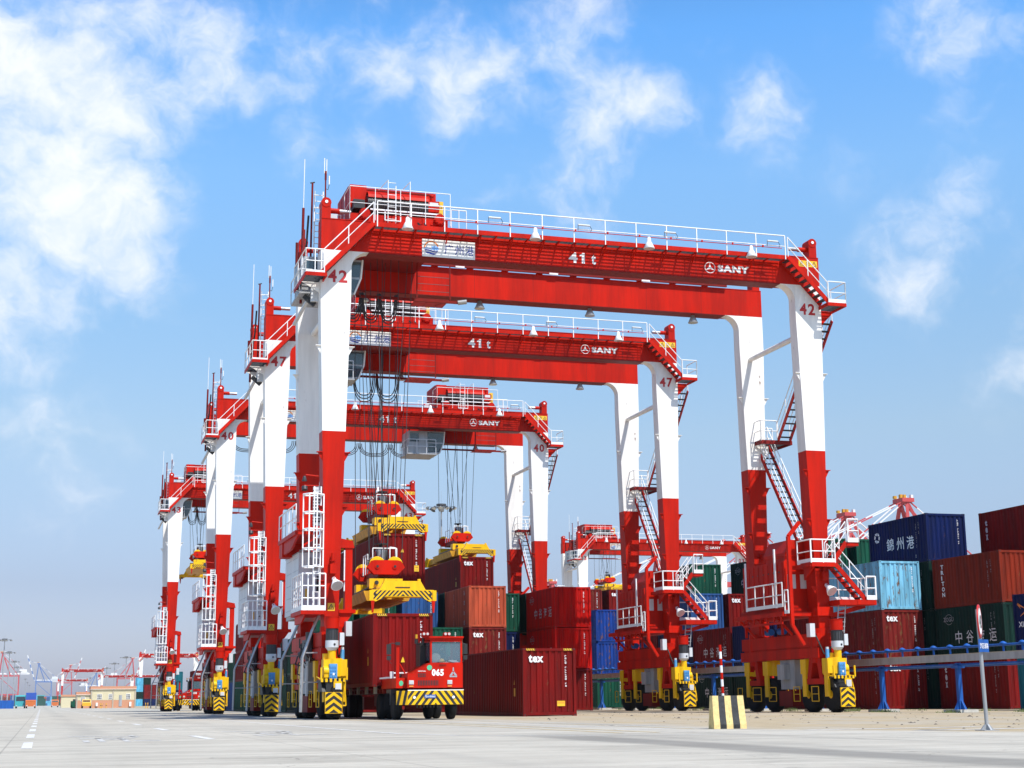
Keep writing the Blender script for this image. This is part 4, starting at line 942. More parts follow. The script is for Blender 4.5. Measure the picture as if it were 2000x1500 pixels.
        if mk == 'xi':
            lettering('XI', '-x', (.012, Ln - .35, 1.1), .36, .24, 'letterwhite', g, .02)
            mb = MB(); T = F2('-x', (.012, Ln - .35, 1.55))
            for (a, b) in (((0, .6), (.7, .3)), ((.7, .3), (.1, 0)), ((.0, .6), (.25, .35))): 
                d = Vector((b[0] - a[0], b[1] - a[1])).normalized(); nn = (-d.y * .05, d.x * .05); poly2(mb, T, [(a[0] - nn[0], a[1] - nn[1]), (b[0], b[1]), (a[0] + nn[0], a[1] + nn[1])], 0, .004)
            flat(mb, 'emblem', 'orange', g, '-x')
    return g

# ------------------------------------------------------------------ terminal tractor with its trailer (origin: middle of the front bumper on the ground, driving toward -y)
def make_tractor(number='065', trailer=True):
    g = empty('terminal_tractor')
    mb = MB()
    # low deck and bonnet at the driver's right, full-height cab on the other half
    mb.box(-1.24, -.86, .35, 3.6, 1.18, 1.56, 0)
    mb.box(-.86, 1.27, .04, 2.0, 1.18, 1.55, 0)
    mb.prism([(-.86, 1.55), (1.27, 1.55), (1.27, 2.1), (.02, 2.1), (-.05, 2.1), (-.62, 1.72), (-.86, 1.72)], 'y', .04, 2.0, 0)
    mb.box(-.62, 1.2, 2.0, 3.6, 1.1, 1.5, 1)
    body = mb.build('bonnet', ['red', 'darkred'], g)
    mb = MB()
    for k in range(13): mb.box(-.46 + k * .062, -.425 + k * .062, .03, .04, 1.27, 1.46, 0)
    for k in range(5):
        for j in range(2): mb.box(-.46 + k * .062, -.42 + k * .062, .03, .04, 1.58 + j * .08, 1.64 + j * .08, 0)
    mb.build('grille', 'black', body)
    lettering(number, '-y', (.07, .04, 1.62), .46, .26, 'letterwhite', body, .05); lettering('HOVA', '-y', (-.46, .04, 1.78), .3, .045, 'letterwhite', body, .02)
    mb = MB(); T = F2('-y', (.9, .04, 1.75))
    poly2(mb, T, [(-.03, .04), (.03, .04), (.02, .17), (0, .2), (-.02, .17)], 0, .01); poly2(mb, T, [(-.15, -.12), (-.05, -.12), (0, -.02), (-.04, .03)], 0, .01); poly2(mb, T, [(.15, -.12), (.05, -.12), (0, -.02), (.04, .03)], 0, .01); poly2(mb, T, [(-.14, -.18), (.14, -.18), (.15, -.13), (-.15, -.13)], 0, .01)
    flat(mb, 'emblem', 'steel', body, '-y')
    for x, z, r in ((-.02, 1.93, .10),):
        mb = MB(); T = F2('-y', (x, .04, z)); poly2(mb, T, [(math.cos(t) * r, math.sin(t) * r) for t in [i * math.pi / 10 for i in range(20)]], 0, .006); flat(mb, 'round_sticker', 'green', body, '-y')
    mb = MB(); T = F2('-y', (-1.05, .35, 1.36)); poly2(mb, T, [(math.cos(t) * .08, math.sin(t) * .1) for t in [i * math.pi / 10 for i in range(20)]], 0, .006); flat(mb, 'round_sticker', 'green', body, '-y')
    for x in (-.72, .76):
        mb = MB(); mb.box(x - .09, x + .09, .0, .04, 1.31, 1.46, 0); mb.box(x - .075, x - .01, -.012, 0, 1.33, 1.44, 1); mb.box(x + .01, x + .075, -.012, 0, 1.33, 1.44, 1); mb.box(x - .08, x + .08, .01, .04, 1.22, 1.27, 2); mb.build('headlight', ['lgrey', 'lightglass', 'orange'], body)
    mb = MB(); mb.box(.35, .62, .02, .04, 2.0, 2.05); mb.build('bonnet_handle', 'darkred', body)
    # bumper with chevrons
    mb = MB(); mb.box(-.86, 1.27, -.06, .06, .56, 1.08, 0); mb.prism([(-.86, -.06), (-.86, .06), (-1.24, .34), (-1.24, .22)], 'z', .56, 1.08, 0)
    T = F2('-y', (-.86, -.06, .56))
    for k in range(-8, 14):
        x0 = k * .25; cx = 1.07
        for lo, hi, sg in ((0, cx, 1), (cx, 2.13, -1)):
            q = [(x0, 0), (x0 + .12, 0), (x0 + .12 + sg * .40, .52), (x0 + sg * .40, .52)]
            c = clip_poly(q, lo, hi, .005, .515)
            if len(c) > 2: poly2(mb, T, c, 1, .004)
    for t0, t1 in ((.1, .38), (.62, .9)):
        def PP(t, z): return (-.86 - .38 * t - .004, -.06 + .28 * t - .005, .56 + z)
        mb.add([PP(t0 - .1, .52), PP(t0 + .15, .52), PP(t1 + .12, 0), PP(t1 - .12, 0)], [(0, 1, 2, 3)], 1)
    mb.box(-.86, 1.29, -.05, .1, 1.08, 1.11, 2)
    for x in (-.62, .88): mb.tube((x, -.08, .83), (x, -.06, .83), .075, 14, 1); mb.tube((x, -.095, .83), (x, -.08, .83), .055, 14, 2)
    bp = mb.build('bumper', ['yellow', 'black', 'rail'], g)
    mb = MB(); mb.box(-.24, .2, -.085, -.06, .8, .93, 0); lp = mb.build('number_plate', 'railblue', bp); lettering('粤A·00065', '-y', (-.22, -.085, .82), .4, .09, 'letterwhite', lp, .01)
    # cab
    mb = MB()
    mb.box(.02, .09, .12, .2, 2.1, 2.98, 0); mb.box(1.2, 1.27, .12, .2, 2.1, 2.98, 0); mb.box(.02, .09, 1.75, 1.9, 2.1, 2.98, 0); mb.box(1.2, 1.27, 1.75, 1.9, 2.1, 2.98, 0)
    mb.box(.0, 1.29, .06, 1.95, 2.98, 3.04, 0); mb.box(-.03, 1.31, .02, 1.98, 3.04, 3.1, 0); mb.box(.02, 1.27, .10, .2, 2.9, 2.98, 0); mb.box(.02, 1.27, 1.8, 1.9, 2.1, 2.35, 0)
    mb.box(.02, 1.27, .1, 1.9, 2.08, 2.12, 0); mb.box(-.2, .02, 1.0, 1.8, 2.0, 2.9, 1)
    mb.box(.25, .95, 1.5, 1.6, 2.0, 2.9, 1)
    cb = mb.build('cab', ['red', 'black'], g)
    mb = MB(); mb.box(.09, 1.2, .14, .15, 2.12, 2.9); mb.build('windscreen', 'skyglass', cb)
    mb = MB(); mb.box(.03, .04, .2, 1.75, 2.2, 2.9); mb.box(1.25, 1.26, .2, 1.75, 2.2, 2.9); mb.build('side_window', 'glass', cb)
    mb = MB(); mb.bar((.3, .1, 2.13), (.65, .09, 2.17), .02, .02); mb.bar((.65, .09, 2.17), (.95, .09, 2.10), .02, .02); mb.build('wiper', 'black', cb)
    for x in (-.12, .72):
        mb = MB(); mb.box(x - .12, x + .12, .3, .6, 3.1, 3.16, 0)
        for dx in (-.07, .07): mb.tube((x + dx, .25, 3.2), (x + dx, .45, 3.2), .065, 12, 0); mb.tube((x + dx, .235, 3.2), (x + dx, .25, 3.2), .05, 12, 1)
        mb.build('roof_light', ['red', 'lightglass'], cb)
    mb = MB(); mb.tube((-.38, .8, 3.05), (-.38, .8, 3.2), .05, 10, 1); mb.tube((-.38, .8, 2.85), (-.38, .8, 3.02), .07, 10, 0); mb.bar((-.38, .8, 2.85), (.0, 1.0, 2.8), .04, .04, 0); mb.tube((-.15, .6, 2.8), (-.15, .6, 3.05), .05, 8, 0); mb.build('beacon', ['black', 'dyellow'], cb)
    mb = MB(); mb.box(-1.14, -1.02, .9, 1.02, 1.55, 2.82, 0); mb.box(-1.16, -1.0, .85, 1.0, 2.8, 2.92, 1); mb.bar((-1.0, .95, 2.1), (-.78, .5, 1.56), .04, .04, 0); mb.build('mirror_post', ['red', 'black'], g)
    for x, y in ((-1.42, .9), (1.48, .5)):
        mb = MB(); mb.box(x - .085, x + .085, y, y + .08, 2.45, 2.84); mb.box(x - .08, x + .08, y, y + .08, 2.24, 2.4); mb.path([(x, y + .04, 2.84), (x + (.12 if x < 0 else -.2), y + .04, 2.88), (x + (.3 if x < 0 else -.25), y + .06, 2.86)], .015, 5); mb.path([(x, y + .04, 2.24), (x + (.1 if x < 0 else -.2), y + .04, 2.1)], .012, 5); mb.build('mirror', 'black', g)
    mb = MB(); mb.box(-1.36, -.4, 1.6, 3.4, 1.56, 1.62, 0); mb.box(-1.3, -1.18, 1.2, 1.4, 1.56, 1.82, 0); mb.box(-.95, -.55, 1.3, 2.0, 1.62, 1.72, 1); mb.box(-1.2, -.2, 1.9, 2.0, 1.75, 1.8, 0); mb.build('rear_deck', ['rail', 'black'], g)
    mb = MB(); mb.box(-.5, .5, .3, 5.6, .75, 1.05, 0); mb.box(-.9, .9, .15, .5, .6, .9, 0); mb.box(-1.2, -.75, 1.7, 2.7, .55, 1.15, 1); mb.box(.75, 1.2, 1.7, 2.7, .55, 1.15, 1)
    for k in range(8): mb.box(-.5 + k * .13, -.45 + k * .13, .1, .16, .45, .62, 0)
    mb.build('chassis', ['black', 'dgrey'], g)
    for x in (-1.22, 1.22): mb = MB(); mb.box(x - .16, x + .16, 2.0, 2.03, .35, 1.0); mb.build('mud_flap', 'rubber', g)
    mb = MB(); mb.box(.95, 1.27, .75, 1.05, .62, .66); mb.box(.95, 1.27, .75, 1.05, .9, .94); mb.build('cab_step', 'grey', g)
    mb = MB(); mb.path([(-.3, 2.4, 1.5), (-.35, 2.9, 1.75), (-.3, 3.4, 1.4)], .03, 6); mb.path([(-.1, 2.4, 1.5), (-.12, 2.9, 1.85), (-.1, 3.4, 1.4)], .03, 6); mb.build('air_hose', 'red', g)
    def wheel(parent, x, y, r=.5, w=.3, nm='wheel', inner=True):
        # tyre, then a dished rim with a ring of nuts
        mb = MB(); c = (x, y, r); h = w / 2
        mb.lathe(c, (1, 0, 0), [(-h, r * .55), (-h, r * .86), (-h * .8, r * .97), (-h * .3, r), (h * .3, r), (h * .8, r * .97), (h, r * .86), (h, r * .55)], 24)
        o = mb.build(nm, 'rubber', parent)
        if inner:
            mb = MB(); mb.lathe(c, (1, 0, 0), [(-h * .9, .06), (-h * .8, r * .3), (-h * .95, r * .54), (h * .95, r * .54), (h * .8, r * .3), (h * .9, .06)], 16)
            for sg in (-1, 1):
                for k in range(10): q = k * math.pi / 5; mb.tube((x + sg * h * .82, y + math.cos(q) * r * .36, r + math.sin(q) * r * .36), (x + sg * h * .98, y + math.cos(q) * r * .36, r + math.sin(q) * r * .36), .02, 6)
            mb.build('rim', 'grey', o)
    for x in (-1.05, 1.08): wheel(g, x, 1.35)
    for x in (-1.1, -.78, .8, 1.12): wheel(g, x, 4.3)
    if trailer:
        mb = MB()
        for x in (-.75, .75): mb.box(x - .09, x + .09, 3.0, 16.0, 1.0, 1.2, 0)
        for k in range(12): mb.box(-1.15, 1.15, 3.4 + k * 1.1, 3.55 + k * 1.1, 1.03, 1.17, 0)
        mb.box(-1.22, 1.22, 3.3, 3.5, 1.0, 1.24, 0); mb.box(-1.22, 1.22, 15.7, 15.9, 1.0, 1.24, 0)
        mb.box(-.7, .7, 6.5, 8.5, .5, 1.0, 0)
        tr = mb.build('trailer_bed', ['darkred'], g)
        for k in range(4): 
            mb = MB(); mb.box(-1.34, -1.24, 4.6 + k * 2.2, 4.9 + k * 2.2, 1.0, 1.48, 0); mb.build('side_guide', 'canvas', tr)
        mb = MB(); mb.box(-.9, .9, 10, 10.4, .35, .9, 0); mb.build('landing_gear', 'darkred', tr)
        for y in (12.4, 13.7):
            for x in (-1.08, -.76, .76, 1.08): wheel(tr, x, y, inner=False)
    return g

# ------------------------------------------------------------------ people: one skinned surface
def skin_figure(name, joints, edges, mats, loc=(0, 0, 0), rz=0, parent=None, sub=2):
    me = bpy.data.meshes.new(name); me.from_pydata([j[:3] for j in joints], edges, [])
    o = bpy.data.objects.new(name, me); COL.objects.link(o)
    sk = o.modifiers.new('s', 'SKIN'); 
    for i, j in enumerate(joints):
        me.skin_vertices[0].data[i].radius = (j[3], j[4] if len(j) > 4 else j[3]); me.skin_vertices[0].data[i].use_root = (i == 0)
    o.modifiers.new('d', 'SUBSURF').levels = sub
    bpy.context.view_layer.update()
    nm = bpy.data.meshes.new_from_object(o.evaluated_get(bpy.context.evaluated_depsgraph_get()))
    bpy.data.objects.remove(o); bpy.data.meshes.remove(me)
    for p in nm.polygons: p.use_smooth = True
    nm.materials.clear()
    for m in mats: nm.materials.append(MT[m])
    nm.name = name
    return link(name, nm, parent, loc, rz)

# ================================================================== THE PLACE
def ground_material():
    m, t, b = new_mat('concrete yard'); n = t.nodes.new; l = t.links.new
    geo = n('ShaderNodeNewGeometry'); sep = n('ShaderNodeSeparateXYZ'); l(geo.outputs['Position'], sep.inputs[0])
    X, Y = sep.outputs[0], sep.outputs[1]
    def noise(sc, det=6, rough=.6, s=(1, 1, 1), off=0):
        mp = n('ShaderNodeMapping'); mp.inputs['Scale'].default_value = s; mp.inputs['Location'].default_value = (off, off * .7, 0); l(geo.outputs['Position'], mp.inputs[0])
        z = n('ShaderNodeTexNoise'); z.inputs['Scale'].default_value = sc; z.inputs['Detail'].default_value = det; z.inputs['Roughness'].default_value = rough; l(mp.outputs[0], z.inputs['Vector']); return z.outputs[0]
    def ramp(v, a, b_, c0=(0, 0, 0, 1), c1=(1, 1, 1, 1)):
        r = n('ShaderNodeValToRGB'); l(v, r.inputs[0]); r.color_ramp.elements[0].position = a; r.color_ramp.elements[0].color = c0; r.color_ramp.elements[1].position = b_; r.color_ramp.elements[1].color = c1; return r.outputs[0]
    def mix(f, a, c, mode='MIX'):
        x = n('ShaderNodeMixRGB'); x.blend_type = mode
        for i, v in enumerate((f, a, c)):
            if isinstance(v, (int, float)): x.inputs[i].default_value = v
            elif isinstance(v, tuple): x.inputs[i].default_value = v
            else: l(v, x.inputs[i])
        return x.outputs[0]
    base = ramp(noise(.35, 7, .62, (1, .25, 1)), .3, .68, (.33, .32, .295, 1), (.50, .485, .45, 1))
    base = mix(ramp(noise(.9, 6, .7, (.18, 1.2, 1), 31), .42, .62), base, (.55, .54, .505, 1))
    base = mix(mathn(t, 'MULTIPLY', ramp(noise(6, 5, .7), .35, .7), .35), base, (.35, .34, .315, 1))
    stain = ramp(noise(.16, 5, .6, (1, .45, 1), 12), .52, .72); base = mix(mathn(t, 'MULTIPLY', stain, .45), base, (.28, .275, .26, 1))
    # dark tyre-worn band near x = 9.5 and rubber tracks in the truck lane
    def band(c, w, soft, wob=1.0):
        d = mathn(t, 'ABSOLUTE', mathn(t, 'SUBTRACT', mathn(t, 'ADD', X, mathn(t, 'MULTIPLY', mathn(t, 'SUBTRACT', noise(.25, 3, .5, (1, .5, 1), 5), .5), wob)), c))
        r = n('ShaderNodeMapRange'); r.inputs[1].default_value = w; r.inputs[2].default_value = w + soft; r.inputs[3].default_value = 1; r.inputs[4].default_value = 0; l(d, r.inputs[0]); return r.outputs[0]
    near = n('ShaderNodeMapRange'); near.inputs[1].default_value = 32; near.inputs[2].default_value = 27; l(Y, near.inputs[0])
    base = mix(mathn(t, 'MULTIPLY', mathn(t, 'MULTIPLY', band(9.65, .40, .40), near.outputs[0]), .62), base, (.15, .15, .15, 1))
    for c in (12.9, 15.0, 10.9, 1.0, 5.2): base = mix(mathn(t, 'MULTIPLY', band(c, .2, .5), mathn(t, 'MULTIPLY', ramp(noise(.5, 4, .6, (1, .1, 1), c), .4, .65), .38)), base, (.22, .22, .22, 1))
    crk = n('ShaderNodeTexVoronoi'); crk.feature = 'DISTANCE_TO_EDGE'; crk.inputs['Scale'].default_value = .22
    wv = n('ShaderNodeVectorMath'); wv.operation = 'MULTIPLY_ADD'; nzc = n('ShaderNodeTexNoise'); nzc.inputs['Scale'].default_value = .9; nzc.inputs['Detail'].default_value = 6; l(geo.outputs['Position'], nzc.inputs['Vector']); l(nzc.outputs['Color'], wv.inputs[0]); wv.inputs[1].default_value = (2.2, 2.2, 0); l(geo.outputs['Position'], wv.inputs[2]); l(wv.outputs[0], crk.inputs['Vector'])
    rc = n('ShaderNodeMapRange'); rc.inputs[1].default_value = 0; rc.inputs[2].default_value = .006; rc.inputs[3].default_value = 1; rc.inputs[4].default_value = 0; l(crk.outputs['Distance'], rc.inputs[0])
    base = mix(mathn(t, 'MULTIPLY', rc.outputs[0], ramp(noise(.12, 3, .5, (1, 1, 1), 77), .5, .6)), base, (.14, .135, .13, 1))
    base = mix(mathn(t, 'MULTIPLY', ramp(noise(.7, 7, .75, (1, .35, 1), 55), .60, .70), .6), base, (.21, .205, .20, 1))
    # slab joints every 5 m
    def joint(v, per, off):
        q = mathn(t, 'PINGPONG', mathn(t, 'ADD', v, off), per / 2); r = n('ShaderNodeMapRange'); r.inputs[1].default_value = 0; r.inputs[2].default_value = .022; r.inputs[3].default_value = 1; r.inputs[4].default_value = 0; l(q, r.inputs[0]); return r.outputs[0]
    base = mix(mathn(t, 'MULTIPLY', mathn(t, 'MAXIMUM', joint(X, 4.6, .55), joint(Y, 5.0, 1.3)), .55), base, (.16, .155, .15, 1))
    # sandy strip to the right of the truck lane, its edge ragged
    e0 = n('ShaderNodeMapRange'); e0.inputs[1].default_value = 31; e0.inputs[2].default_value = 18; e0.inputs[3].default_value = 15.3; e0.inputs[4].default_value = 20; l(Y, e0.inputs[0])
    dd = mathn(t, 'SUBTRACT', mathn(t, 'ADD', X, mathn(t, 'MULTIPLY', mathn(t, 'SUBTRACT', noise(.7, 6, .7, (1, .5, 1)), .5), 2.2)), e0.outputs[0])
    sm = n('ShaderNodeMapRange'); sm.inputs[1].default_value = -.4; sm.inputs[2].default_value = .9; l(dd, sm.inputs[0])
    sand = ramp(noise(1.2, 8, .7), .3, .7, (.33, .27, .185, 1), (.50, .43, .31, 1))
    sand = mix(mathn(t, 'MULTIPLY', ramp(noise(9, 4, .8), .60, .74), .7), sand, (.19, .165, .13, 1))
    sand = mix(mathn(t, 'MULTIPLY', ramp(noise(26, 2, .8, (1, 1, 1), 3), .63, .7), .8), sand, (.10, .09, .075, 1))
    sand = mix(mathn(t, 'MULTIPLY', ramp(noise(.4, 4, .6, (1, .5, 1), 40), .45, .62), .6), sand, (.42, .40, .36, 1))
    allc = mix(1.0, mix(sm.outputs[0], base, sand), (1.0, .95, .86, 1), 'MULTIPLY')
    l(allc, b.inputs['Base Color']); b.inputs['Roughness'].default_value = .8; b.inputs['Specular IOR Level'].default_value = .25
    bp = n('ShaderNodeBump'); bp.inputs['Strength'].default_value = .35; bp.inputs['Distance'].default_value = .02; l(noise(14, 6, .7), bp.inputs['Height']); l(bp.outputs[0], b.inputs['Normal'])
    return m
MT['ground'] = ground_material()
MT['roadwhite'] = paint('worn white road paint', (.70, .69, .66), .75, dirt=.2, rust=.0, scale=2, streak=False)
MT['roadyellow'] = paint('worn yellow road paint', (.62, .47, .22), .75, dirt=.22, scale=2, streak=False)
mb = MB(); mb.add([(-5200, -200, 0), (6000, -200, 0), (6000, 4300, 0), (-5200, 4300, 0)], [(0, 1, 2, 3)]); tag(mb.build('ground', 'ground'), kind='structure')
def marking(name, quads, mat):
    mb = MB(); 
    for q in quads: mb.add([(x, y, .004) for x, y in q], [(0, 1, 2, 3)])
    tag(mb.build(name, mat), kind='structure')
rect = lambda x, y0, y1, w: [(x - w / 2, y0), (x + w / 2, y0), (x + w / 2, y1), (x - w / 2, y1)]
marking('lane_marking', [rect(-.2, 26.6 + k * 8.6, 31.0 + k * 8.6, .17) for k in range(34)], 'roadwhite')
marking('lane_marking', [[(3.15 + k * -.004, 31.0 + k * 11.4), (3.33, 31.0 + k * 11.4), (3.30, 34.8 + k * 11.4), (3.12, 34.8 + k * 11.4)] for k in range(24)], 'roadwhite')
cv = [(7.3, 130), (7.3, 60), (7.34, 40), (7.5, 33), (8.1, 30.5), (9.1, 29.2), (10.6, 28.2), (13, 27.2), (17, 26.0)]
marking('edge_line', [[(a[0] - .07, a[1]), (a[0] + .07, a[1] + .06), (b[0] + .07, b[1] + .06), (b[0] - .07, b[1])] for a, b in zip(cv[:-1], cv[1:])], 'roadwhite')
marking('yellow_line', [rect(x, 30, 150, .14) for x in (11.5, 12.3)] + [rect(x, 33, 75, .12) for x in (14.4,)], 'roadyellow')
def strokes(x, y, s):
    q = []
    for dx, dy, w, h in ((0, 0, .12, 1.6), (.3, .2, .12, 3.2), (.0, 3.0, 1.1, .5), (.75, .0, .12, 3.4), (.5, 4.6, .8, .45), (1.1, 3.8, .12, 2.2), (-.2, 5.4, .7, .5), (.95, .4, .5, .5), (.45, 1.8, .5, .4)):
        q.append([(x + dx * s, y + dy), (x + (dx + w) * s, y + dy), (x + (dx + w) * s, y + dy + h), (x + dx * s, y + dy + h)])
    return q
MT['fadedwhite'] = paint('faded road paint', (.58, .565, .53), .8, dirt=.3, scale=3, streak=False)
marking('road_lettering', strokes(.8, 30.2, 1.0), 'fadedwhite'); marking('road_lettering', strokes(4.5, 33.2, 1.05), 'fadedwhite')
for y, x0, x1 in ((44, 13.4, 15.2), (38, 12.4, 15.8), (33.2, 12.6, 14.2), (29.6, 15.6, 20), (27.6, 17, 22)): marking('stop_line', [[(x0, y), (x1, y + .3), (x1, y + .65), (x0, y + .35)]], 'roadwhite')

# cranes -------------------------------------------------------------
XL = 10.603
near_crane = make_crane('42')
cr = {}
def place_crane(g, y, label, x=XL, group='gantry cranes'):
    g.location = (x, y, 0); tag(g, label, 'crane', group); return g
cr['42'] = place_crane(near_crane, 62.51, 'red and white rubber-tyred gantry crane numbered 42, the nearest and largest')
for no, y, lb in (('47', 79.87, 'red and white gantry crane numbered 47, second from the front, right behind number 42'), ('40', 103.95, 'red and white gantry crane numbered 40, third in the row, its trolley at the right'), ('43', 146.1, 'red and white gantry crane numbered 43, farthest of the four in the row')):
    c = copy_tree(near_crane); lettering_swap(c, no); cr[no] = place_crane(c, y, lb)
c = copy_tree(near_crane, skip=('ladder_cage', 'siren', 'conduit', 'tube_light')); lettering_swap(c, '03'); place_crane(c, 186.5, 'red and white gantry crane numbered 03 over the right-hand block, behind the containers', x=65.95, group='gantry cranes')
far_rtg = make_crane(None, detail=False, txt=None)
for s in (0, 1):
    mb = MB(); mu = (lambda u: S - u) if s else (lambda u: u)
    mb.box(mu(.2), mu(1.2), -.8, 7.9, .2, 3.5, 0); mb.build('wheel_base', ['dyellow', 'black'], far_rtg)
FAR = [(10.6, 950, 'distant red and white gantry crane over the left end of the low cream building'), (12.0, 1330, 'smaller distant gantry crane seen through the legs of the crane left of the building'), (38.5, 1150, 'distant gantry crane just above the roof of the low cream building'), (38.5, 660, 'distant gantry crane just left of the crane numbered 43, beside the cyan containers'), (62, 1150, 'faint gantry crane to the right of the building roof')]
for i, (x, y, lb) in enumerate(FAR):
    c = far_rtg if i == 0 else copy_tree(far_rtg); place_crane(c, y, lb, x=x, group='distant gantry cranes')

# festoon cables belong to each crane
def add_festoon(c, u0, u1, n, sag, v=4.6):
    mb = MB(); festoon(mb, u0, u1, v, 19.35, sag, n, .03); mb.build('festoon_cable', 'rope', c)
add_festoon(cr['42'], 1.9, 4.4, 3, 1.45); add_festoon(cr['47'], 5.7, 8.4, 2, 1.7); add_festoon(cr['40'], 1.5, 15.5, 6, .95); add_festoon(cr['43'], 2.2, 5.0, 3, 1.5)

# trolleys
tr0 = make_trolley()
TL = [('42', 1.40), ('47', 5.05), ('40', 15.80), ('43', 1.65)]
for i, (no, u) in enumerate(TL):
    t = tr0 if i == 0 else copy_tree(tr0); c = cr[no]; t.location = (c.location.x + u, c.location.y, ZT + .03)
    tag(t, 'red hoist trolley with rope drum and operator cab on top of crane ' + no, 'hoist trolley', 'crane trolleys')
t = copy_tree(tr0); t.location = (65.95 + 1.3, 186.5, ZT + .03); tag(t, 'red hoist trolley with white lettering on top of crane 03', 'hoist trolley', 'crane trolleys')

# spreaders and the boxes they hold
zr = 20.9
SP = [(13.98, 66.2, 4.56, -R(2.3), 'yellow container spreader lowered just above the container on the truck', 6.08),
      (17.92, 84.6, 9.42, 0, 'yellow container spreader of crane 47 gripping a raised maroon container', 6.08),
      (28.92, 109.3, 10.64, 0, 'yellow container spreader of crane 40 gripping the maroon container marked tex', 6.08),
      (14.0, 150.0, 12.9, 0, 'empty yellow container spreader hanging under crane 43', 6.08), (71.0, 190.4, 14.3, 0, 'yellow container spreader hanging under crane 03', 6.08)]
for x, y, z, rz, lb, hf in SP:
    s = make_spreader(zr - z, hf); s.location = (x, y, z); s.rotation_euler.z = rz; tag(s, lb, 'spreader', 'container spreaders')

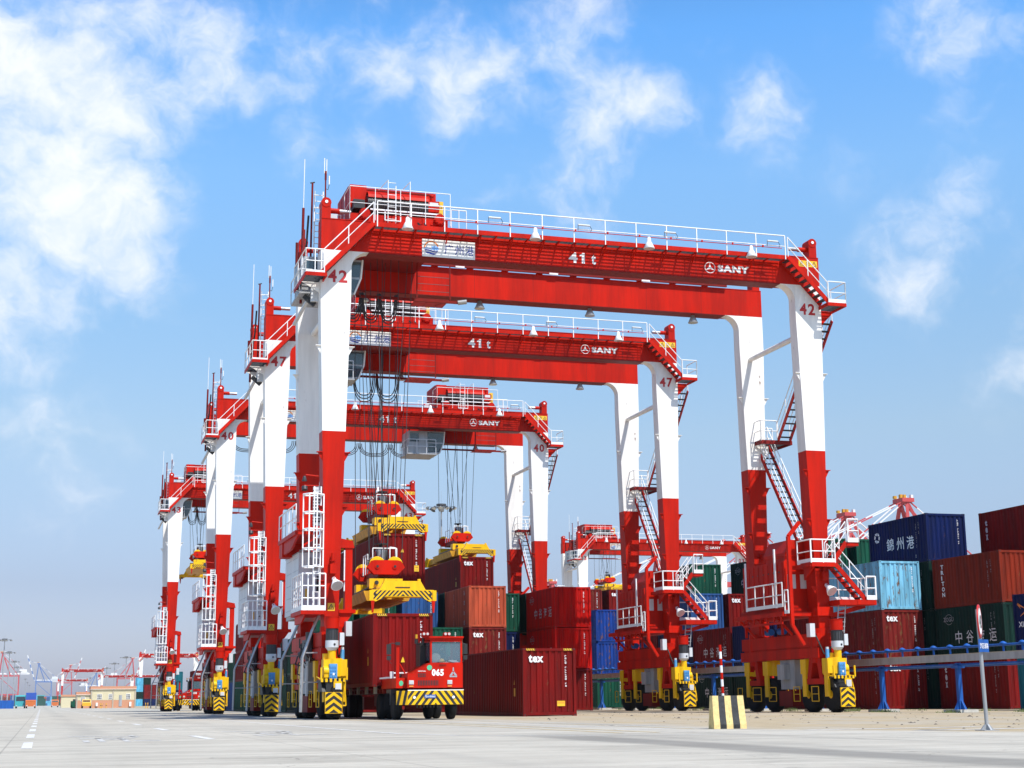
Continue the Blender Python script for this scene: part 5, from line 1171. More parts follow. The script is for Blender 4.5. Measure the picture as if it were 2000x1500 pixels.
# containers ----------------------------------------------------------
container(13.98 - CW / 2 * 1 - .235, 60.15, 1.27, 'truckred', 'maroon forty-foot high-cube container riding on the tractor trailer', True, True, ('stripe', 'code', 'trilow', 'sidetags'), rz=-R(2.3))
container(16.70, 78.50, 6.52, 'maroon', 'maroon container hanging from the spreader of crane 47, behind the truck', True, True, ('stripe', 'code', 'tri', 'tagright'))
container(27.70, 103.2, 7.74, 'maroon', 'maroon container marked tex hanging from the spreader of crane 40', True, True, ('tex', 'code', 'stripe', 'sidetags'))
container(19.76, 63.30, 0.0, 'maroon', 'long maroon container marked tex standing on the ground right of the truck', True, True, ('tex', 'code', 'stripe', 'tag', 'sidetags'), rz=R(.8))
cA, cB, cC = 42.36, 45.2, 48.3
Hh = CH
BL = [
 # block under the cranes: x, y, tier, colour, marks, label
 (31.0, 92.3, 2, 'brightred', ('zg', 'code'), 'bright red container topmost of the stack right behind the tex container on the ground'),
 (31.0, 92.3, 1, 'brightred', ('zg', 'code'), 'bright red container in the middle of its stack of three'),
 (31.0, 92.3, 0, 'maroon', ('code',), 'dark red container at the bottom of the stack of bright red ones'),
 (25.32, 92.3, 2, 'orange', ('wide', 'code'), 'faded orange container on top of its stack under the hanging tex container'),
 (25.32, 92.3, 1, 'rusty', ('tex', 'code'), 'rust-streaked maroon container marked tex right under the faded orange one'),
 (25.32, 92.3, 0, 'maroon', (), 'maroon container at the foot of the stack under the faded orange one'),
 (22.48, 92.3, 1, 'green', ('code',), 'green container whose end shows just above the truck cab roof'),
 (22.48, 92.3, 0, 'maroon', (), 'maroon container under the green one behind the truck cab'),
 (28.16, 98.6, 2, 'green', ('code',), 'dark green container end between the faded orange and the bright red stacks'),
 (28.16, 98.6, 1, 'navy', ('code',), 'navy container under the green one between the orange and bright red stacks'),
 (28.16, 98.6, 0, 'maroon', (), 'maroon container low between the orange and bright red stacks'),
 (31.0, 98.6, 2, 'darkgreen', (), 'very dark green container just behind the bright red stack'),
 (25.32, 98.6, 2, 'darkgreen', (), 'very dark green container just behind the faded orange one'),
 (22.48, 98.6, 2, 'midblue', ('code',), 'blue container end seen between the low spreader and the truck container'),
 (22.48, 98.6, 1, 'maroon', (), 'maroon container under the blue one behind the truck container'),
 (22.48, 98.6, 0, 'maroon', (), 'bottom maroon container under the blue one behind the truck container'),
 (19.64, 98.6, 2, 'green', ('code',), 'green container end seen just left of the blue one behind the low spreader'),
 (16.8, 98.6, 2, 'green', ('code',), 'green container end seen just right of the front left crane leg'),
 (19.64, 98.6, 1, 'darkgreen', (), 'dark green container under the green one left of the blue end'),
 (16.8, 98.6, 1, 'darkgreen', (), 'dark green container under the green one beside the crane leg'),
 (19.64, 98.6, 0, 'maroon', (), 'bottom maroon container left of the blue stack behind the truck'),
 (16.8, 98.6, 0, 'maroon', (), 'bottom maroon container of the leftmost stack behind the truck'),
 # right-hand block, nearest bay first
 (cA, 54.2, 0, 'teal', (), 'teal container at the right edge under the navy one with the orange star'),
 (cA, 54.2, 1, 'navy', ('xi',), 'navy container with an orange star at the right edge of the picture'),
 (cB, 65.1, 0, 'maroon', ('texv', 'codes'), 'dark maroon container with upright tex letters at ground level right of the blue posts'),
 (cB, 65.1, 1, 'darkgreen', ('zg', 'codes', 'code'), 'dark green container with big white Chinese characters behind the round road sign'),
 (cB, 65.1, 2, 'brown', ('triton', 'codes'), 'brown-red container marked TRITON on top of the dark green lettered one'),
 (cC, 65.1, 3, 'maroon', ('texv',), 'dark maroon container with upright tex letters, highest at the right edge'),
 (cC, 65.1, 2, 'maroon', (), 'maroon container under the highest one at the right edge'),
 (cC, 65.1, 1, 'maroon', (), 'maroon container two below the highest one at the right edge'),
 (cC, 65.1, 0, 'maroon', (), 'maroon container at the foot of the stack at the right edge'),
 (cA, 71.75, 0, 'maroon', ('tex', 'code', 'codes'), 'red-brown container marked tex at ground level behind the blue posts'),
 (cA, 71.75, 1, 'rusty', ('tex', 'code', 'codes'), 'rusty red container marked tex directly under the light blue one'),
 (cA, 71.75, 2, 'lightblue', ('code', 'codes'), 'rust-scraped light blue container on top of two marked tex'),
 (cB, 71.45, 0, 'darkgreen', ('codes',), 'dark green container at the foot of the stack under the lettered navy one'),
 (cB, 71.45, 1, 'darkgreen', ('codes',), 'dark green container second from the ground under the lettered navy one'),
 (cB, 71.45, 2, 'darkgreen', ('codes',), 'dark green container directly under the navy one with Chinese characters'),
 (cB, 71.45, 3, 'navy', ('jz', 'code', 'codes'), 'navy container with white Chinese characters topmost at the right'),
 (cA, 77.95, 0, 'maroon', (), 'maroon container at ground level behind the right leg of crane 42'),
 (cA, 77.95, 1, 'maroon', (), 'maroon container second tier behind the right leg of crane 42'),
 (cB, 84.4, 0, 'maroon', (), 'bottom maroon container of the stack left of the topmost navy one'),
 (cB, 84.4, 1, 'maroon', (), 'maroon second-tier container of the stack topped by the left green one'),
 (cB, 84.4, 2, 'maroon', (), 'maroon third-tier container right under the left green one'),
 (cB, 84.4, 3, 'green', ('code',), 'left one of the two green containers beside the stair of crane 42'),
 (cC, 84.4, 3, 'green', ('code',), 'green container between the stair of crane 42 and the topmost navy container'),
 (cC, 84.4, 2, 'darkgreen', (), 'dark green container under the green one beside the topmost navy container'),
 (cC, 84.4, 1, 'maroon', (), 'maroon container two below the green one beside the topmost navy container'),
 (cC, 84.4, 0, 'maroon', (), 'maroon container three below the green one beside the topmost navy container'),
 (cA, 84.3, 0, 'darkgreen', (), 'dark green container at ground level behind the right wheels of crane 42'),
 (cA, 84.3, 1, 'navy', (), 'navy container between the legs of crane 42 at the right'),
 (cA, 90.6, 0, 'darkgreen', ('zg',), 'dark green container with faint Chinese characters behind the striped pole'),
 (cA, 90.6, 1, 'maroon', ('zg', 'codes'), 'dark maroon container with faint Chinese characters left of crane 42 right leg'),
 (cA, 96.8, 0, 'maroon', (), 'maroon bottom container under the dark blue one right of crane 47'),
 (cA, 96.8, 1, 'navy', (), 'navy container under the dark blue one right of crane 47'),
 (cA, 96.8, 2, 'midblue', ('code',), 'dark blue container right of the stair of crane 47'),
 (cB, 96.8, 2, 'maroon', ('tex', 'code'), 'dark red container marked tex between cranes 47 and 42'),
 (cB, 96.8, 1, 'maroon', (), 'maroon container under the tex one between cranes 47 and 42'),
 (cB, 96.8, 0, 'maroon', (), 'bottom maroon container under the tex one between cranes 47 and 42'),
 (cC, 96.8, 3, 'darkgreen', ('zg',), 'dark green container with one white character next to the rear leg of crane 42'),
 (cC, 96.8, 2, 'darkgreen', (), 'dark green container under the top one next to the rear leg of crane 42'),
 (cB, 103.1, 3, 'green', ('code',), 'green container topmost just right of the stair of crane 47'),
 (cB, 103.1, 2, 'darkgreen', (), 'dark green container under the green top one right of crane 47'),
 (cA, 103.1, 0, 'maroon', (), 'maroon bottom container behind the right legs of crane 47'),
 (cA, 103.1, 1, 'maroon', (), 'maroon middle container behind the right legs of crane 47'),
 (cA, 103.1, 2, 'midblue', (), 'blue upper container behind the right legs of crane 47'),
 (cA, 115.8, 0, 'green', ('code', 'codes'), 'weathered green container at ground level left of crane 47 right legs'),
 (cA, 115.8, 1, 'rustyblue', ('code',), 'scraped blue container in the middle of its stack left of crane 47 right legs'),
 (cA, 115.8, 2, 'rustyblue', ('code',), 'blue container on top of its stack left of crane 47 right legs'),
 (cB, 128.5, 3, 'rusty', ('code',), 'maroon container with white scrapes behind the bright red stack'),
 (cB, 128.5, 2, 'maroon', (), 'maroon container under the scraped one behind the bright red stack'),
 (cC, 128.5, 3, 'maroon', ('tex',), 'maroon container marked tex half hidden by the rear leg of crane 47'),
 (cB, 134.8, 3, 'green', (), 'green container top just showing above the bright red stack'),
 (cB, 134.8, 2, 'darkgreen', (), 'dark green container below the green top above the bright red stack'),
]
for x, y, t, c, mk, lb in BL: container(x, y, t * CH, c, lb, marks=mk, group='stacked shipping containers', detail=y < 110)
rnd = random.Random(3)
ordn = ['first', 'second', 'third', 'fourth', 'fifth', 'sixth', 'seventh', 'eighth', 'ninth']
for i in range(8):                       # the stack row that runs back along the truck lane, seen between the left legs
    y = 104.9 + 6.3 * i
    for t in range(2 if i not in (5,) else 3):
        c = rnd.choice(['maroon', 'darkgreen', 'midblue', 'maroon', 'green', 'navy'])
        container(16.8, y, t * CH, c, f"{PAL and c} container, {['bottom', 'upper', 'top'][t]} tier, {ordn[i]} in the row behind the leftmost green end", group='stacked shipping containers', detail=False, marks=('codes',) if t else ())
for x, y, c, t, mk, lb in ((20.0, 217, 'maroon', 0, (), 'maroon container under the small tex one left of crane 40'), (20.0, 217, 'maroon', 1, ('tex',), 'small-looking maroon container marked tex between cranes 43 and 40'), (16.6, 223, 'navy', 0, (), 'navy bottom container left of the small tex stack'), (16.6, 223, 'teal', 1, (), 'teal container left of the small tex stack'), (16.6, 223 + 6.4, 'maroon', 2, (), 'maroon container topmost behind crane 43 left wheels'),
                        (33.5, 590, 'cyan', 3, (), 'cyan container highest of the far stack left of crane 43'), (33.5, 590, 'cyan', 2, (), 'cyan container second from the top of the far stack left of crane 43'), (33.5, 590, 'darkgreen', 1, (), 'dark container low in the far stack left of crane 43'), (33.5, 590, 'cyan', 0, (), 'cyan container at the foot of the far stack left of crane 43'),
                        (36.3, 590, 'darkgreen', 3, (), 'dark green container top right of the cyan stack'), (36.3, 590, 'maroon', 2, (), 'maroon container right of the cyan stack, third tier'), (36.3, 590, 'maroon', 1, (), 'maroon container right of the cyan stack, second tier'), (36.3, 590, 'navy', 0, (), 'navy container right of the cyan stack at the ground'),
                        (39.1, 590, 'maroon', 2, (), 'maroon container far back right of the navy ground one'), (39.1, 590, 'maroon', 1, (), 'maroon container below the last far one'), (39.1, 590, 'navy', 0, (), 'last navy container of the far row at the ground')):
    container(x, y, t * CH, c, lb, marks=mk, group='far stacked containers', detail=False)

# the truck, its driver and the things behind its windscreen ------------
TX, TY, TR = 14.0, 56.6, -R(2.3)
trk = make_tractor('065'); trk.location = (TX, TY, 0); trk.rotation_euler.z = TR
tag(trk, 'red terminal tractor numbered 065 with striped bumper, hauling a maroon container', 'truck', 'terminal tractors')
t2 = make_tractor('058', trailer=False); t2.location = (14.2, 156, 0); t2.rotation_euler.z = R(2); tag(t2, 'red terminal tractor with striped bumper far back between cranes 43 and 40', 'truck', 'terminal tractors')
J = [(0, 0, 2.02 - .1, .15, .12), (0, -.01, 2.2, .15, .11), (0, -.03, 2.42, .19, .11), (0, -.04, 2.5, .07, .07), (0, -.06, 2.58, .055, .06), (0, -.07, 2.68, .085, .1), (0, -.06, 2.78, .06, .07),
     (.2, -.03, 2.42, .06), (.27, -.2, 2.22, .045), (.2, -.42, 2.28, .032), (.14, -.5, 2.32, .03), (-.2, -.03, 2.42, .06), (-.27, -.2, 2.22, .045), (-.2, -.42, 2.28, .032), (-.14, -.5, 2.32, .03),
     (.1, -.1, 1.95, .085), (.14, -.5, 1.97, .065), (.14, -.56, 1.62, .045), (-.1, -.1, 1.95, .085), (-.14, -.5, 1.97, .065), (-.14, -.56, 1.62, .045)]
Ed = [(0, 1), (1, 2), (2, 3), (3, 4), (4, 5), (5, 6), (2, 7), (7, 8), (8, 9), (9, 10), (2, 11), (11, 12), (12, 13), (13, 14), (0, 15), (15, 16), (16, 17), (0, 18), (18, 19), (19, 20)]
mtr = Matrix.Translation((TX, TY, 0)) @ Matrix.Rotation(TR, 4, 'Z')
def in_cab(o, lx, ly, lz=0):
    o.location = mtr @ Vector((lx, ly, lz)); o.rotation_euler.z = TR
drv = skin_figure('person', J, Ed, ['cloth']); in_cab(drv, .7, 1.35)
tag(drv, 'driver in dark clothes sitting behind the windscreen of the truck numbered 065', 'person')
mb = MB(); mb.lathe((0, -.06, 2.74), (0, 0, 1), [(-.04, .105), (0, .11), (.06, .09), (.09, .03)], 14); mb.build('hair', 'hair', drv)
mb = MB(); mb.lathe((0, -.15, 2.67), (0, -1, 0), [(-.02, .06), (.01, .055), (.02, .02)], 12); mb.build('face', 'skin', drv)
mb = MB(); mb.lathe((0, 0, 0), (0, 0, 1), [(0, .15), (.015, .15), (.02, .12), (.08, .11), (.13, .07), (.15, .01)], 16); o = mb.build('hard_hat', 'signyellow'); in_cab(o, .5, .3, 2.13); tag(o, 'yellow hard hat lying on the dashboard of the truck', 'helmet')
mb = MB(); mb.tube((0, 0, .17), (0, .25, .17), .17, 18)
for r in (.15, .11, .07): mb.tube((0, -.01 - (.15 - r) * .1, .17), (0, 0, .17), r, 18)
o = mb.build('rolled_mat', 'canvas'); in_cab(o, .28, .24, 2.13); tag(o, 'rolled beige mat standing behind the windscreen of the truck', 'mat')
mb = MB(); mb.box(-.25, .25, 0, .25, 0, .03); mb.box(-.1, .2, .05, .2, .03, .08); o = mb.build('papers', 'paper'); in_cab(o, .88, .2, 2.13); tag(o, 'white papers spread on the dashboard of the truck', 'papers')

# barrier block with pole ------------------------------------------------
g = empty('concrete_barrier', (14.63, 32.35, 0), R(-2)); tag(g, 'black and yellow striped concrete barrier block with a pole behind it', 'barrier')
MT['blockyellow'] = paint('faded yellow paint on concrete', (.78, .58, .24), .8, dirt=.12, scale=4, rust=.12, streak=False)
MT['blockblack'] = paint('worn black paint on concrete', (.035, .036, .038), .7, dirt=.35, scale=4, streak=False)
prof = [(0, 0), (.0, .1), (.035, .26), (.07, .50), (.10, .74), (.26, .74), (.28, .5), (.3, .26), (.33, .1), (.33, 0)]
mb = MB(); xs = [0, .15, .31, .47, .64, .80]
for k in range(5):
    sl = lambda x, z: .4 + (x - .4) * (1 - .06 * max(0, z - .1) / .78)
    rings = []
    for x in (xs[k], xs[k + 1]): rings.append([(sl(x, z), y, z) for y, z in prof])
    mb.loft(rings, k % 2)
for x in (.19, .51): mb.box(x, x + .1, -.012, .1, .0, .09, 2)
mb.build('block', ['blockyellow', 'blockblack', 'black'], g)
mb = MB()
p0, p1 = Vector((15.08, 32.75, 0)), Vector((15.03, 32.75, 1.9))
for k in range(12):
    a, b = p0.lerp(p1, k / 12), p0.lerp(p1, (k + 1) / 12); mb.tube(a - p0, b - p0, .032, 12, k % 2)
o = mb.build('striped_pole', ['rail', 'red'], loc=p0); tag(o, 'thin red and white striped pole behind the striped barrier block', 'pole')

# road sign ---------------------------------------------------------------
g = empty('road_sign', (17.95, 26.68, 0)); tag(g, 'round speed limit sign with a small blue plate on a grey post at the right', 'road sign')
mb = MB(); mb.tube((0, 0, 0), (-.03, 0, 2.38), .038, 12); mb.prism([(-.16, 0), (.16, 0), (.05, .12), (-.05, .12)], 'y', -.02, .02); mb.prism([(-.16, 0), (.16, 0), (.05, .12), (-.05, .12)], 'x', -.02, .02); mb.box(-.17, .17, -.17, .17, 0, .015); mb.build('post', 'grey', g)
ag = R(50); sgn = empty('sign_mount', parent=g); 
bpy.data.objects.remove(sgn)
mb = MB(); mb.lathe((0, -.06, 2.14), (0, 1, 0), [(-.012, .30), (-.012, .335), (.012, .335)], 36, 0); o = mb.build('speed_sign', 'letterred', g); o.rotation_euler.z = ag; o.location.x = -.07
def disc(r, y, z0, mat, par, nm):
    m_ = MB(); T = F2('-y', (0, y, z0)); poly2(m_, T, [(math.cos(t) * r, math.sin(t) * r) for t in [i * math.pi / 18 for i in range(36)]], 0, 0); return flat(m_, nm, mat, par, '-y')
disc(.265, -.075, 2.14, 'letterwhite', o, 'sign_face'); lettering('40', '-y', (-.16, -.078, 2.0), .32, .27, 'black', o, .03)
mb = MB(); mb.box(-.2, .2, -.06, -.05, 1.53, 1.78); o = mb.build('blue_plate', 'railblue', g); o.rotation_euler.z = R(28); lettering('港区道路', '-y', (-.17, -.06, 1.6), .34, .11, 'letterwhite', o, .01)

# blue busbar rail --------------------------------------------------------
g = empty('busbar_rail', (36.0, 48, 0)); tag(g, 'blue crane power rail on blue posts running along the right container stacks', 'power rail')
Ly = 70
mb = MB(); mb.box(-.12, .12, 0, Ly, 2.06, 2.33, 0); mb.box(-.13, .13, 0, Ly, 2.33, 2.36, 1); mb.build('busbar_beam', ['grey', 'canvas'], g)
mb = MB(); mb.tube((0, 0, 2.62), (0, Ly, 2.62), .05, 8); mb.tube((0, 0, 1.92), (0, Ly, 1.92), .05, 8); mb.tube((.2, 0, 1.86), (.2, Ly, 1.86), .04, 8)
mb.build('pipe', 'railblue', g)
y = .3
while y < Ly:
    mb = MB(); mb.tube((0, y, 2.36), (0, y, 2.66), .04, 8); mb.lathe((0, y, 2.68), (0, 0, 1), [(-.02, .14), (.02, .14), (.06, .07), (.08, .02)], 10); mb.build('insulator', 'railblue', g); y += 1.24
for k in range(12):
    y = 1.2 + k * 6.05
    mb = MB(); mb.box(-.09, .09, y - .09, y + .09, .12, 2.0, 0); mb.prism([(y - .35, .12), (y + .35, .12), (y + .1, .5), (y - .1, .5)], 'x', -.02, .02); mb.prism([(-.3, .12), (.3, .12), (.1, .5), (-.1, .5)], 'y', y - .02, y + .02); mb.box(-.16, .16, y - .25, y + .25, 1.78, 1.88)
    mb.build('post', 'railblue', g)
    mb = MB(); mb.box(-.5, .5, y - .5, y + .5, 0, .12); mb.build('footing', 'concrete', g)

# high masts ----------------------------------------------------------------
def make_mast(h=32):
    g = empty('floodlight_mast')
    mb = MB(); mb.tube((0, 0, 0), (0, 0, h - .8), .28, 12, 0, .13); mb.tube((0, 0, h), (0, 0, h + 2.4), .015, 5); mb.build('mast', 'grey', g)
    mb = MB(); mb.tube((0, 0, h - .9), (0, 0, h - .2), .35, 12, 0, .7); mb.tube((0, 0, h), (0, 0, h + .3), .8, 14, 1)
    for k in range(10):
        t = 2 * math.pi * k / 10; d = Vector((math.cos(t), math.sin(t), 0)); rr = 2.3 if k % 2 else 1.7
        mb.bar((0, 0, h - .3), d * rr + Vector((0, 0, h - .2)), .06, .06, 1)
    mb.build('lamp_ring', ['grey', 'dgrey'], g)
    for k in range(10):
        t = 2 * math.pi * k / 10; d = Vector((math.cos(t), math.sin(t), 0)); rr = 2.3 if k % 2 else 1.7; c = d * rr + Vector((0, 0, h - .45))
        mb = MB(); mb.lathe(c, d * .6 + Vector((0, 0, -1)), [(-.3, .12), (-.1, .2), (.2, .36), (.22, .33)], 10, 0, [0, 0, 1]); mb.build('floodlight', ['dgrey', 'lightglass'], g)
    return g
MS = [(60.2, 236, 'tall floodlight mast with a ring of lamps between the two hanging containers')]
MS += [(-18.4, 778, 'tall floodlight mast cut by the left edge of the picture'), (-19.6, 964, 'nearest full floodlight mast of the row along the far left'), (-19.8, 1167, 'floodlight mast third in the row along the far left'), (-20.6, 1343, 'floodlight mast fourth in the row along the far left'), (-20.6, 1520, 'floodlight mast fifth in the row along the far left'), (-20, 1960, 'floodlight mast sixth in the row along the far left'), (-20, 2250, 'floodlight mast seventh in the row along the far left'), (-20, 2600, 'floodlight mast eighth in the row along the far left')]
MS += [(53.3, 1068, 'floodlight mast above the right end of the cream building'), (52.8, 1230, 'floodlight mast second from the right above the cream building'), (53, 1386, 'floodlight mast third from the right above the cream building'), (54, 1900, 'floodlight mast faint between the distant gantry legs, right one'), (54, 2150, 'floodlight mast faint between the distant gantry legs, middle one'), (54, 2450, 'floodlight mast faint between the distant gantry legs, left one')]
m0 = make_mast()
for i, (x, y, lb) in enumerate(MS):
    o = m0 if i == 0 else copy_tree(m0, skip=('floodlight',) if y > 1500 else ()); o.location = (x, y, 0)
    if i == 0: o.scale = (1, 1, .985)
    elif y > 700: o.scale = (1.6, 1.6, 1)
    tag(o, lb, 'floodlight mast', 'floodlight masts')

# quay cranes -----------------------------------------------------------------
MT['quayred'] = plain('faded quay crane red', (.50, .05, .05), .6); MT['quayblue'] = plain('quay crane blue', (.06, .16, .42), .6); MT['quaywhite'] = plain('quay crane white', (.74, .74, .73), .6)
def make_quay(colr, raised):
    g = empty('quay_crane')
    for x in (-14, 14):
        for y in (-9, 9):
            mb = MB(); mb.bar((x, y, 0), (x * .95, y, 42), 1.5, 1.5, 0); mb.build('leg', [colr], g)
    mb = MB()
    for y in (-9, 9):
        mb.bar((-14, y, 16), (14, y, 16), 1.4, 1.8); mb.bar((-14, y, 17), (13.5, y, 41), .7, .7); mb.bar((-14, y, 42), (14, y, 42), 1.4, 1.6)
    for x in (-14, 14): mb.bar((x, -9, 16), (x, 9, 16), 1.2, 1.6); mb.bar((x, -9, 42), (x, 9, 42), 1.2, 1.6)
    mb.build('portal_frame', colr, g)
    mb = MB()
    for y in (-3, 3): mb.bar((-28, y, 45), (16, y, 45), 1.2, 2.0)
    for k in range(9): mb.bar((-28 + k * 5.4, -3, 45), (-28 + k * 5.4, 3, 45), .5, .5)
    mb.box(-24, -14, -4, 4, 46, 51); mb.build('rear_girder', ['quaywhite' if raised else colr], g)
    mb = MB(); hinge = Vector((16, 0, 45)); tip = hinge + (Vector((14, 0, 44)) if raised else Vector((58, 0, 0)))
    for k in range(8):
        a, b = hinge.lerp(tip, k / 8), hinge.lerp(tip, (k + 1) / 8)
        for y in (-3, 3): mb.bar(a + Vector((0, y, 0)), b + Vector((0, y, 0)), 1.0, 1.6, k % 2)
        mb.bar(a + Vector((0, -3, 0)), a + Vector((0, 3, 0)), .5, .5, k % 2); mb.bar(a + Vector((0, -3, 0)), b + Vector((0, 3, 0)), .4, .4, k % 2)
    mb.build('boom', [colr, 'quaywhite'], g)
    mb = MB(); ax = 10
    for y in (-1, 1):
        for x0 in (-2, 13.5): mb.bar((x0, y * 9, 42), (ax, y * 2.2, 74), 1.1, 1.1)
        mb.bar((-13, y * 9, 42), (ax, y * 2.2, 72), .9, .9)
    mb.box(ax - 2.5, ax + 2.5, -3.5, 3.5, 73.5, 75); mb.build('apex_frame', colr, g)
    mb = MB()
    for k in range(9): mb.box(ax - 3.4 + (k % 5) * 1.5, ax - 2.4 + (k % 5) * 1.5, -3.3 + (k * 1.7) % 5, -2 + (k * 1.7) % 5, 75, 75.7 + (k % 3) * .4, k % 2)
    mb.build('sheave_platform', ['dyellow', 'quaywhite'], g)
    mb = MB()
    def seg(a, b, n, w):
        a = Vector(a); b = Vector(b)
        for k in range(n): mb.bar(a.lerp(b, k / n), a.lerp(b, (k + 1) / n), w, w, 1 if k % 3 else 0)
    for y in (-2.5, 2.5):
        for q in ([(-26, 46, 9), (46, 46.5, 9), (70, 46.5, 12)] if not raised else [(-26, 46, 9), (tip.x - 4, tip.z - 10, 5)]):
            mb = MB(); seg((ax, y, 74.5), (q[0], y, q[1]), q[2], .42); mb.build('stay', [colr, 'quaywhite'], g)
    return g
qa = make_quay('quayred', False)
QS = [(316, 498, 180, 'quay crane mast with red and white stays above the topmost navy container'), (317, 543, 180, 'quay crane mast with red and white stays right of crane 42 front leg'), (321, 627, 180, 'quay crane mast seen between the right legs of crane 42'), (308, 720, 180, 'quay crane with white stays seen behind the right end of crane 03'), (312, 905, 180, 'small faint quay crane top behind the bright red stack')]
for i, (x, y, rz, lb) in enumerate(QS):
    o = qa if i == 0 else copy_tree(qa); o.location = (x, y, 0); o.rotation_euler.z = R(rz); o.scale = (1, 1, .975); tag(o, lb, 'quay crane', 'quay cranes')
qr = make_quay('quayred', True); qb = make_quay('quayblue', True)
QF = [(qr, -46, 2300, 180, 1.0, 'quay crane with raised red and white boom at the left edge'), (qb, 2, 2900, 180, 1.0, 'quay crane with raised blue and white boom left of the distant gantry crane'), (None, 40, 3050, 0, 1.0, 'dark red quay crane boom rising behind the distant gantry crane'), (None, 100, 3400, 0, .9, 'blue quay crane boom rising behind the right end of the distant gantry crane'), (None, 130, 2600, 0, 1, 'red quay crane boom leaning right above the end of the cream building')]
first = {}
for k, (src, x, y, rz, sc, lb) in enumerate(QF):
    if src is None: src = copy_tree(qb if k == 3 else qr)
    src.location = (x, y, 0); src.rotation_euler.z = R(rz); src.scale = (sc,) * 3; tag(src, lb, 'quay crane', 'distant quay cranes')

# low cream building --------------------------------------------------------------
MT['cream'] = plain('cream wall', (.60, .53, .34), .8); MT['salmon'] = plain('salmon wall band', (.55, .26, .15), .8); MT['bwin'] = plain('dark window', (.03, .035, .04), .2)
g = empty('yard_building', (6.8, 330, 0)); tag(g, 'low cream and salmon building with white window frames on the left', 'building')
def wing(x0, x1, h, y0):
    mb = MB(); mb.box(x0, x1, y0, 8, 1.6, h - .55, 0); mb.box(x0 + .02, x1 - .02, y0 + .02, 8, 0, 1.6, 1); mb.box(x0 - .05, x1 + .05, y0 - .25, 8.2, h - .55, h, 1); mb.box(x0 - .08, x1 + .08, y0 - .3, 8.2, h - .62, h - .55, 2)
    return mb.build('wall', ['cream', 'salmon', 'white'], g)
wing(0, 2.75, 3.3, 0); w2 = wing(2.8, 11.9, 4.4, -.4)
def pil(x, h, y0): mb = MB(); mb.box(x - .12, x + .12, y0 - .12, y0, 0, h - .6); mb.build('pilaster', 'canvas', g)
for x, h, y0 in ((.15, 3.3, 0), (3.0, 4.4, -.4), (7.3, 4.4, -.4), (11.75, 4.4, -.4)): pil(x, h, y0)
def win(x, y0, w=1.0, h=1.1, z=1.75):
    mb = MB(); mb.box(x, x + w, y0 - .06, y0, z, z + h, 0)
    for i in range(3):
        for j in range(3): mb.box(x + .08 + i * (w - .1) / 3, x + .08 + i * (w - .1) / 3 + (w - .1) / 3 - .07, y0 - .07, y0 - .06, z + .08 + j * (h - .1) / 3, z + .08 + j * (h - .1) / 3 + (h - .1) / 3 - .07, 1)
    mb.build('window', ['white', 'bwin'], g)
win(.9, 0, .85, .9, 1.4); win(4.1, -.4); win(6.4, -.4, .75); win(9.9, -.4, .9)
mb = MB(); mb.box(8.5, 9.1, -.45, -.4, .3, 2.6, 0); mb.build('door', ['grey'], g)
mb = MB(); mb.box(10.6, 11.0, -.8, -.4, .3, 1.2); mb.box(3.9, 4.3, -.8, -.4, .4, 1.1); mb.build('air_conditioner', 'white', g)
g = empty('yard_building', (5.0, 430, 0)); tag(g, 'farther small salmon building just left of the cream one', 'building')
mb = MB(); mb.box(0, 4.5, 0, 8, 0, 2.9, 0); mb.box(-.1, 4.6, -.2, 8, 2.9, 3.4, 1); mb.build('wall', ['cream', 'salmon'], g); mb = MB(); mb.box(3, 4, -.05, 0, 1, 2.2); mb.build('window', 'bwin', g)

# distant vehicles ---------------------------------------------------------------
MT['tealcab'] = plain('teal lorry paint', (.05, .36, .38), .4); MT['orangecab'] = plain('orange lorry paint', (.55, .14, .03), .4); MT['bluebox'] = plain('blue box paint', (.02, .08, .38), .5); MT['pickyel'] = plain('yellow vehicle paint', (.75, .38, .02), .4)
def wheels(g, pts, r=.5):
    for x, y in pts:
        mb = MB(); mb.lathe((x, y, r), (1, 0, 0), [(-.14, r * .6), (-.14, r * .9), (-.1, r), (.1, r), (.14, r * .9), (.14, r * .6)], 16); mb.build('wheel', 'rubber', g)
def lorry(loc, cabm, load, label, h=3.2, rz=0, sc=1.0):
    g = empty('lorry', loc, rz); g.scale = (sc,) * 3; tag(g, label, 'lorry', 'distant lorries')
    mb = MB(); mb.prism([(0, .5), (0, 1.7), (.25, h - .3), (.6, h), (2.0, h), (2.0, .5)], 'x', -1.2, 1.2, 0); mb.build('cab', cabm, g)
    mb = MB(); mb.add([(-1.05, .0 - .01, 1.75), (1.05, -.01, 1.75), (1.0, .22, h - .35), (-1.0, .22, h - .35)], [(0, 1, 2, 3)]); mb.build('windscreen', 'bwin', g)
    mb = MB(); mb.box(-1.2, 1.2, -.1, .1, .45, .85, 0); mb.box(-1, -.7, -.13, -.1, .55, .75, 1); mb.box(.7, 1, -.13, -.1, .55, .75, 1); mb.build('bumper', [cabm, 'lightglass'], g)
    mb = MB(); mb.box(-.8, .8, .5, 12, .7, 1.0); mb.build('chassis', 'black', g)
    if load: mb = MB(); mb.box(-1.2, 1.2, 2.3, 12, 1.05, 3.75); mb.build('cargo_box', load, g)
    wheels(g, [(-1, 1.2), (1, 1.2), (-1, 9.5), (1, 9.5), (-1, 10.8), (1, 10.8)])
lorry((-5.0, 400, 0), 'tealcab', None, 'teal lorry coming head-on at the far left of the road')
lorry((-2.5, 395, 0), 'orangecab', 'bluebox', 'orange lorry with a blue box beside the teal one', 2.0)
g = empty('pickup', (8.7, 322, 0)); tag(g, 'small yellow vehicle with dark windows parked before the cream building', 'car')
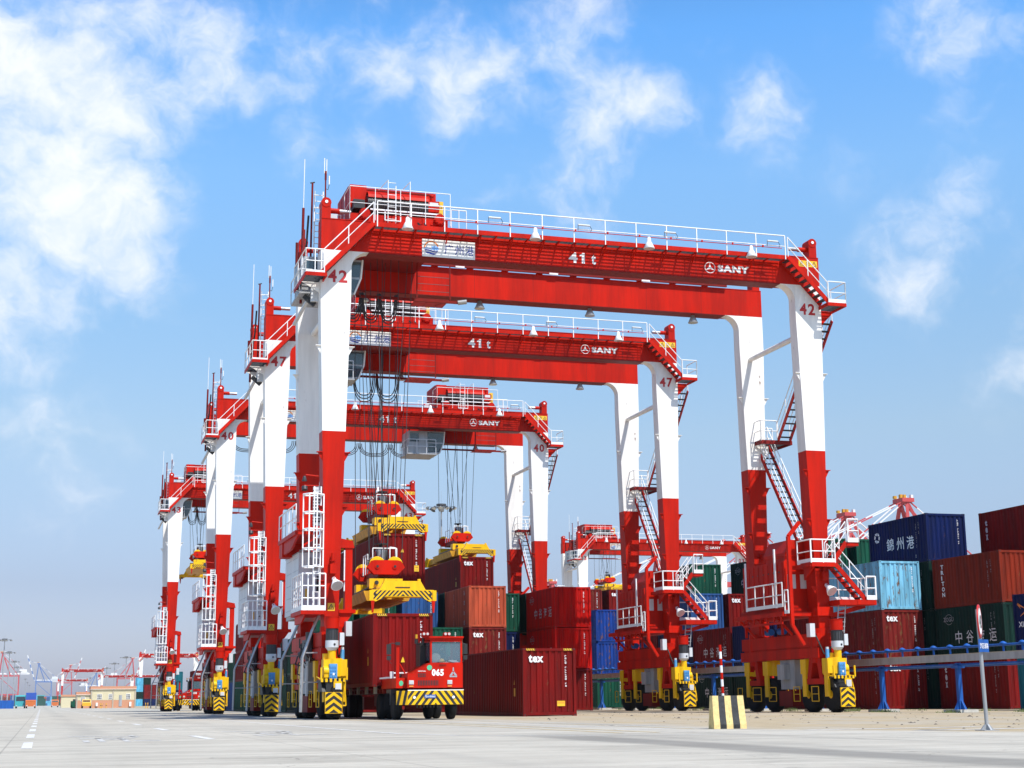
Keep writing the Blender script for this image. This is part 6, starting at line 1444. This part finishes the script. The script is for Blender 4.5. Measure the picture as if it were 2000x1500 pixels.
mb = MB(); mb.prism([(0, .45), (0, 1.0), (.9, 1.15), (1.3, 1.75), (3.2, 1.75), (3.8, 1.1), (4.3, 1.0), (4.3, .45)], 'x', -.85, .85, 0); mb.build('body', 'pickyel', g)
mb = MB(); mb.box(-.7, .7, .98, 1.2, 1.2, 1.6); mb.box(-.87, .87, 1.5, 3.0, 1.2, 1.6); mb.build('window', 'bwin', g); wheels(g, [(-.8, .9), (.8, .9), (-.8, 3.4), (.8, 3.4)], .38)
o = lorry((4.5, 560, 0), 'orangecab', None, 'tiny orange lorry under the distant gantry crane', 2.6)
mb = MB(); mb.box(-8, 0, 0, 1.2, 0, 1.9, 0)
for k in range(8): mb.box(-8 + k, -7.95 + k, -.03, 0, 0, 1.9, 0)
o = mb.build('site_hoarding', 'railblue', loc=(-6.2, 380, 0)); tag(o, 'bright blue low hoarding at the left edge of the road', 'hoarding')
mb = MB(); mb.box(0, 1.6, 0, 1.2, .2, 1.5, 0); mb.tube((.8, -.3, .9), (.8, 1.6, .9), .7, 14, 0); mb.box(.1, 1.5, .1, 1.1, 0, .2, 1)
o = mb.build('generator_tank', ['green', 'black'], loc=(6.0, 345, 0)); o.data.materials[0] = cmat('green'); tag(o, 'dark green tank left of the cream building', 'tank')
for k, (x, y) in enumerate(((10.6, 300), (10.9, 300.4), (11.6, 299), (17.6, 280), (18.0, 280.5))):
    mb = MB(); mb.tube((0, 0, 0), (0, 0, .95), .07, 8, 0); mb.tube((0, 0, .45), (0, 0, .6), .075, 8, 1); o = mb.build('bollard', ['pickyel', 'black'], loc=(x, y, 0)); tag(o, 'short yellow bollard before the cream building', 'bollard', 'yellow bollards')
# far hazy port line: stacks and cranes that read as one mass
mb = MB(); r3 = random.Random(11)
for k in range(420):
    x = r3.uniform(-190, 700); y = r3.uniform(2300, 3000) if x < 150 else r3.uniform(900, 1700); n = r3.randint(1, 5)
    if x < 150 and -40 < x < 60: n = min(n, 4)
    mb.box(x, x + 12, y, y + 12, 0, 2.6 * n * (1.4 if y > 2000 else 1), r3.randint(0, 4))
for k in range(5): x = -95 + k * 60; mb.box(x, x + 40, 2800, 2840, 0, 18, 5)
tag(mb.build('distant_container_yard', [cmat('maroon'), cmat('midblue'), cmat('green'), cmat('orange'), cmat('cyan'), 'tealcab']), kind='stuff', label='distant rows of containers and sheds along the horizon', cat='containers')

# weeds and litter on the sand along the right block -------------------------------
MT['weed'] = plain('dry green weeds', (.10, .13, .035), .9)
mb = MB(); r4 = random.Random(5)
def tuft(x, y, s, n):
    for k in range(n):
        a = r4.uniform(0, 6.28); d = r4.uniform(0, s); px, py = x + math.cos(a) * d, y + math.sin(a) * d * 1.4; h = r4.uniform(.05, .16) * (1.3 - d / s * .6); l = r4.uniform(0, 6.28); w = .012
        mb.add([(px - w, py, 0), (px + w, py, 0), (px + math.cos(l) * h * .6, py + math.sin(l) * h * .6, h)], [(0, 1, 2)], 0)
for k in range(70): tuft(r4.uniform(35.2, 42), r4.uniform(47, 120), r4.uniform(.15, .6), r4.randint(15, 60))
for x, y, s, n in ((36.6, 49.6, .7, 260), (37.2, 47.8, .6, 200), (35.4, 60.2, .6, 150), (35.2, 54.8, .5, 120), (42.0, 113, 1.0, 300), (36.9, 56.5, .5, 120)): tuft(x, y, s, n)
tag(mb.build('weeds', 'weed'), kind='stuff', label='patches of low dry weeds along the foot of the right stacks', cat='weeds')
MT['litter'] = plain('dark clods', (.12, .10, .08), .9)
mb = MB()
for k in range(420):
    x = r4.uniform(16.5, 40); y = r4.uniform(27, 75); s = r4.uniform(.01, .05) * (1 if r4.random() < .9 else 2.2); a = r4.uniform(0, 3)
    if x < 23 and y > 60: continue
    v = [(x + math.cos(a + q) * s * r4.uniform(.7, 1.5), y + math.sin(a + q) * s * r4.uniform(.7, 1.5), 0) for q in (0, 1.6, 3.1, 4.7)]
    mb.add(v + [(x, y, s * .6)], [(0, 1, 4), (1, 2, 4), (2, 3, 4), (3, 0, 4)])
tag(mb.build('gravel', 'litter'), kind='stuff', label='loose stones and clods scattered over the sandy strip', cat='stones')

# air ---------------------------------------------------------------------------
if HAZE:
    hm = bpy.data.materials.new('haze air'); hm.use_nodes = True; t = hm.node_tree; t.nodes.clear()
    v = t.nodes.new('ShaderNodeVolumePrincipled'); v.inputs['Color'].default_value = (.93, .96, 1, 1); v.inputs['Density'].default_value = HAZE; v.inputs['Anisotropy'].default_value = .0
    o = t.nodes.new('ShaderNodeOutputMaterial'); t.links.new(v.outputs[0], o.inputs['Volume']); MT['haze'] = hm
    mb = MB(); mb.box(-5300, 6100, -300, 4400, -1.0, 130); tag(mb.build('haze', 'haze'), kind='stuff')
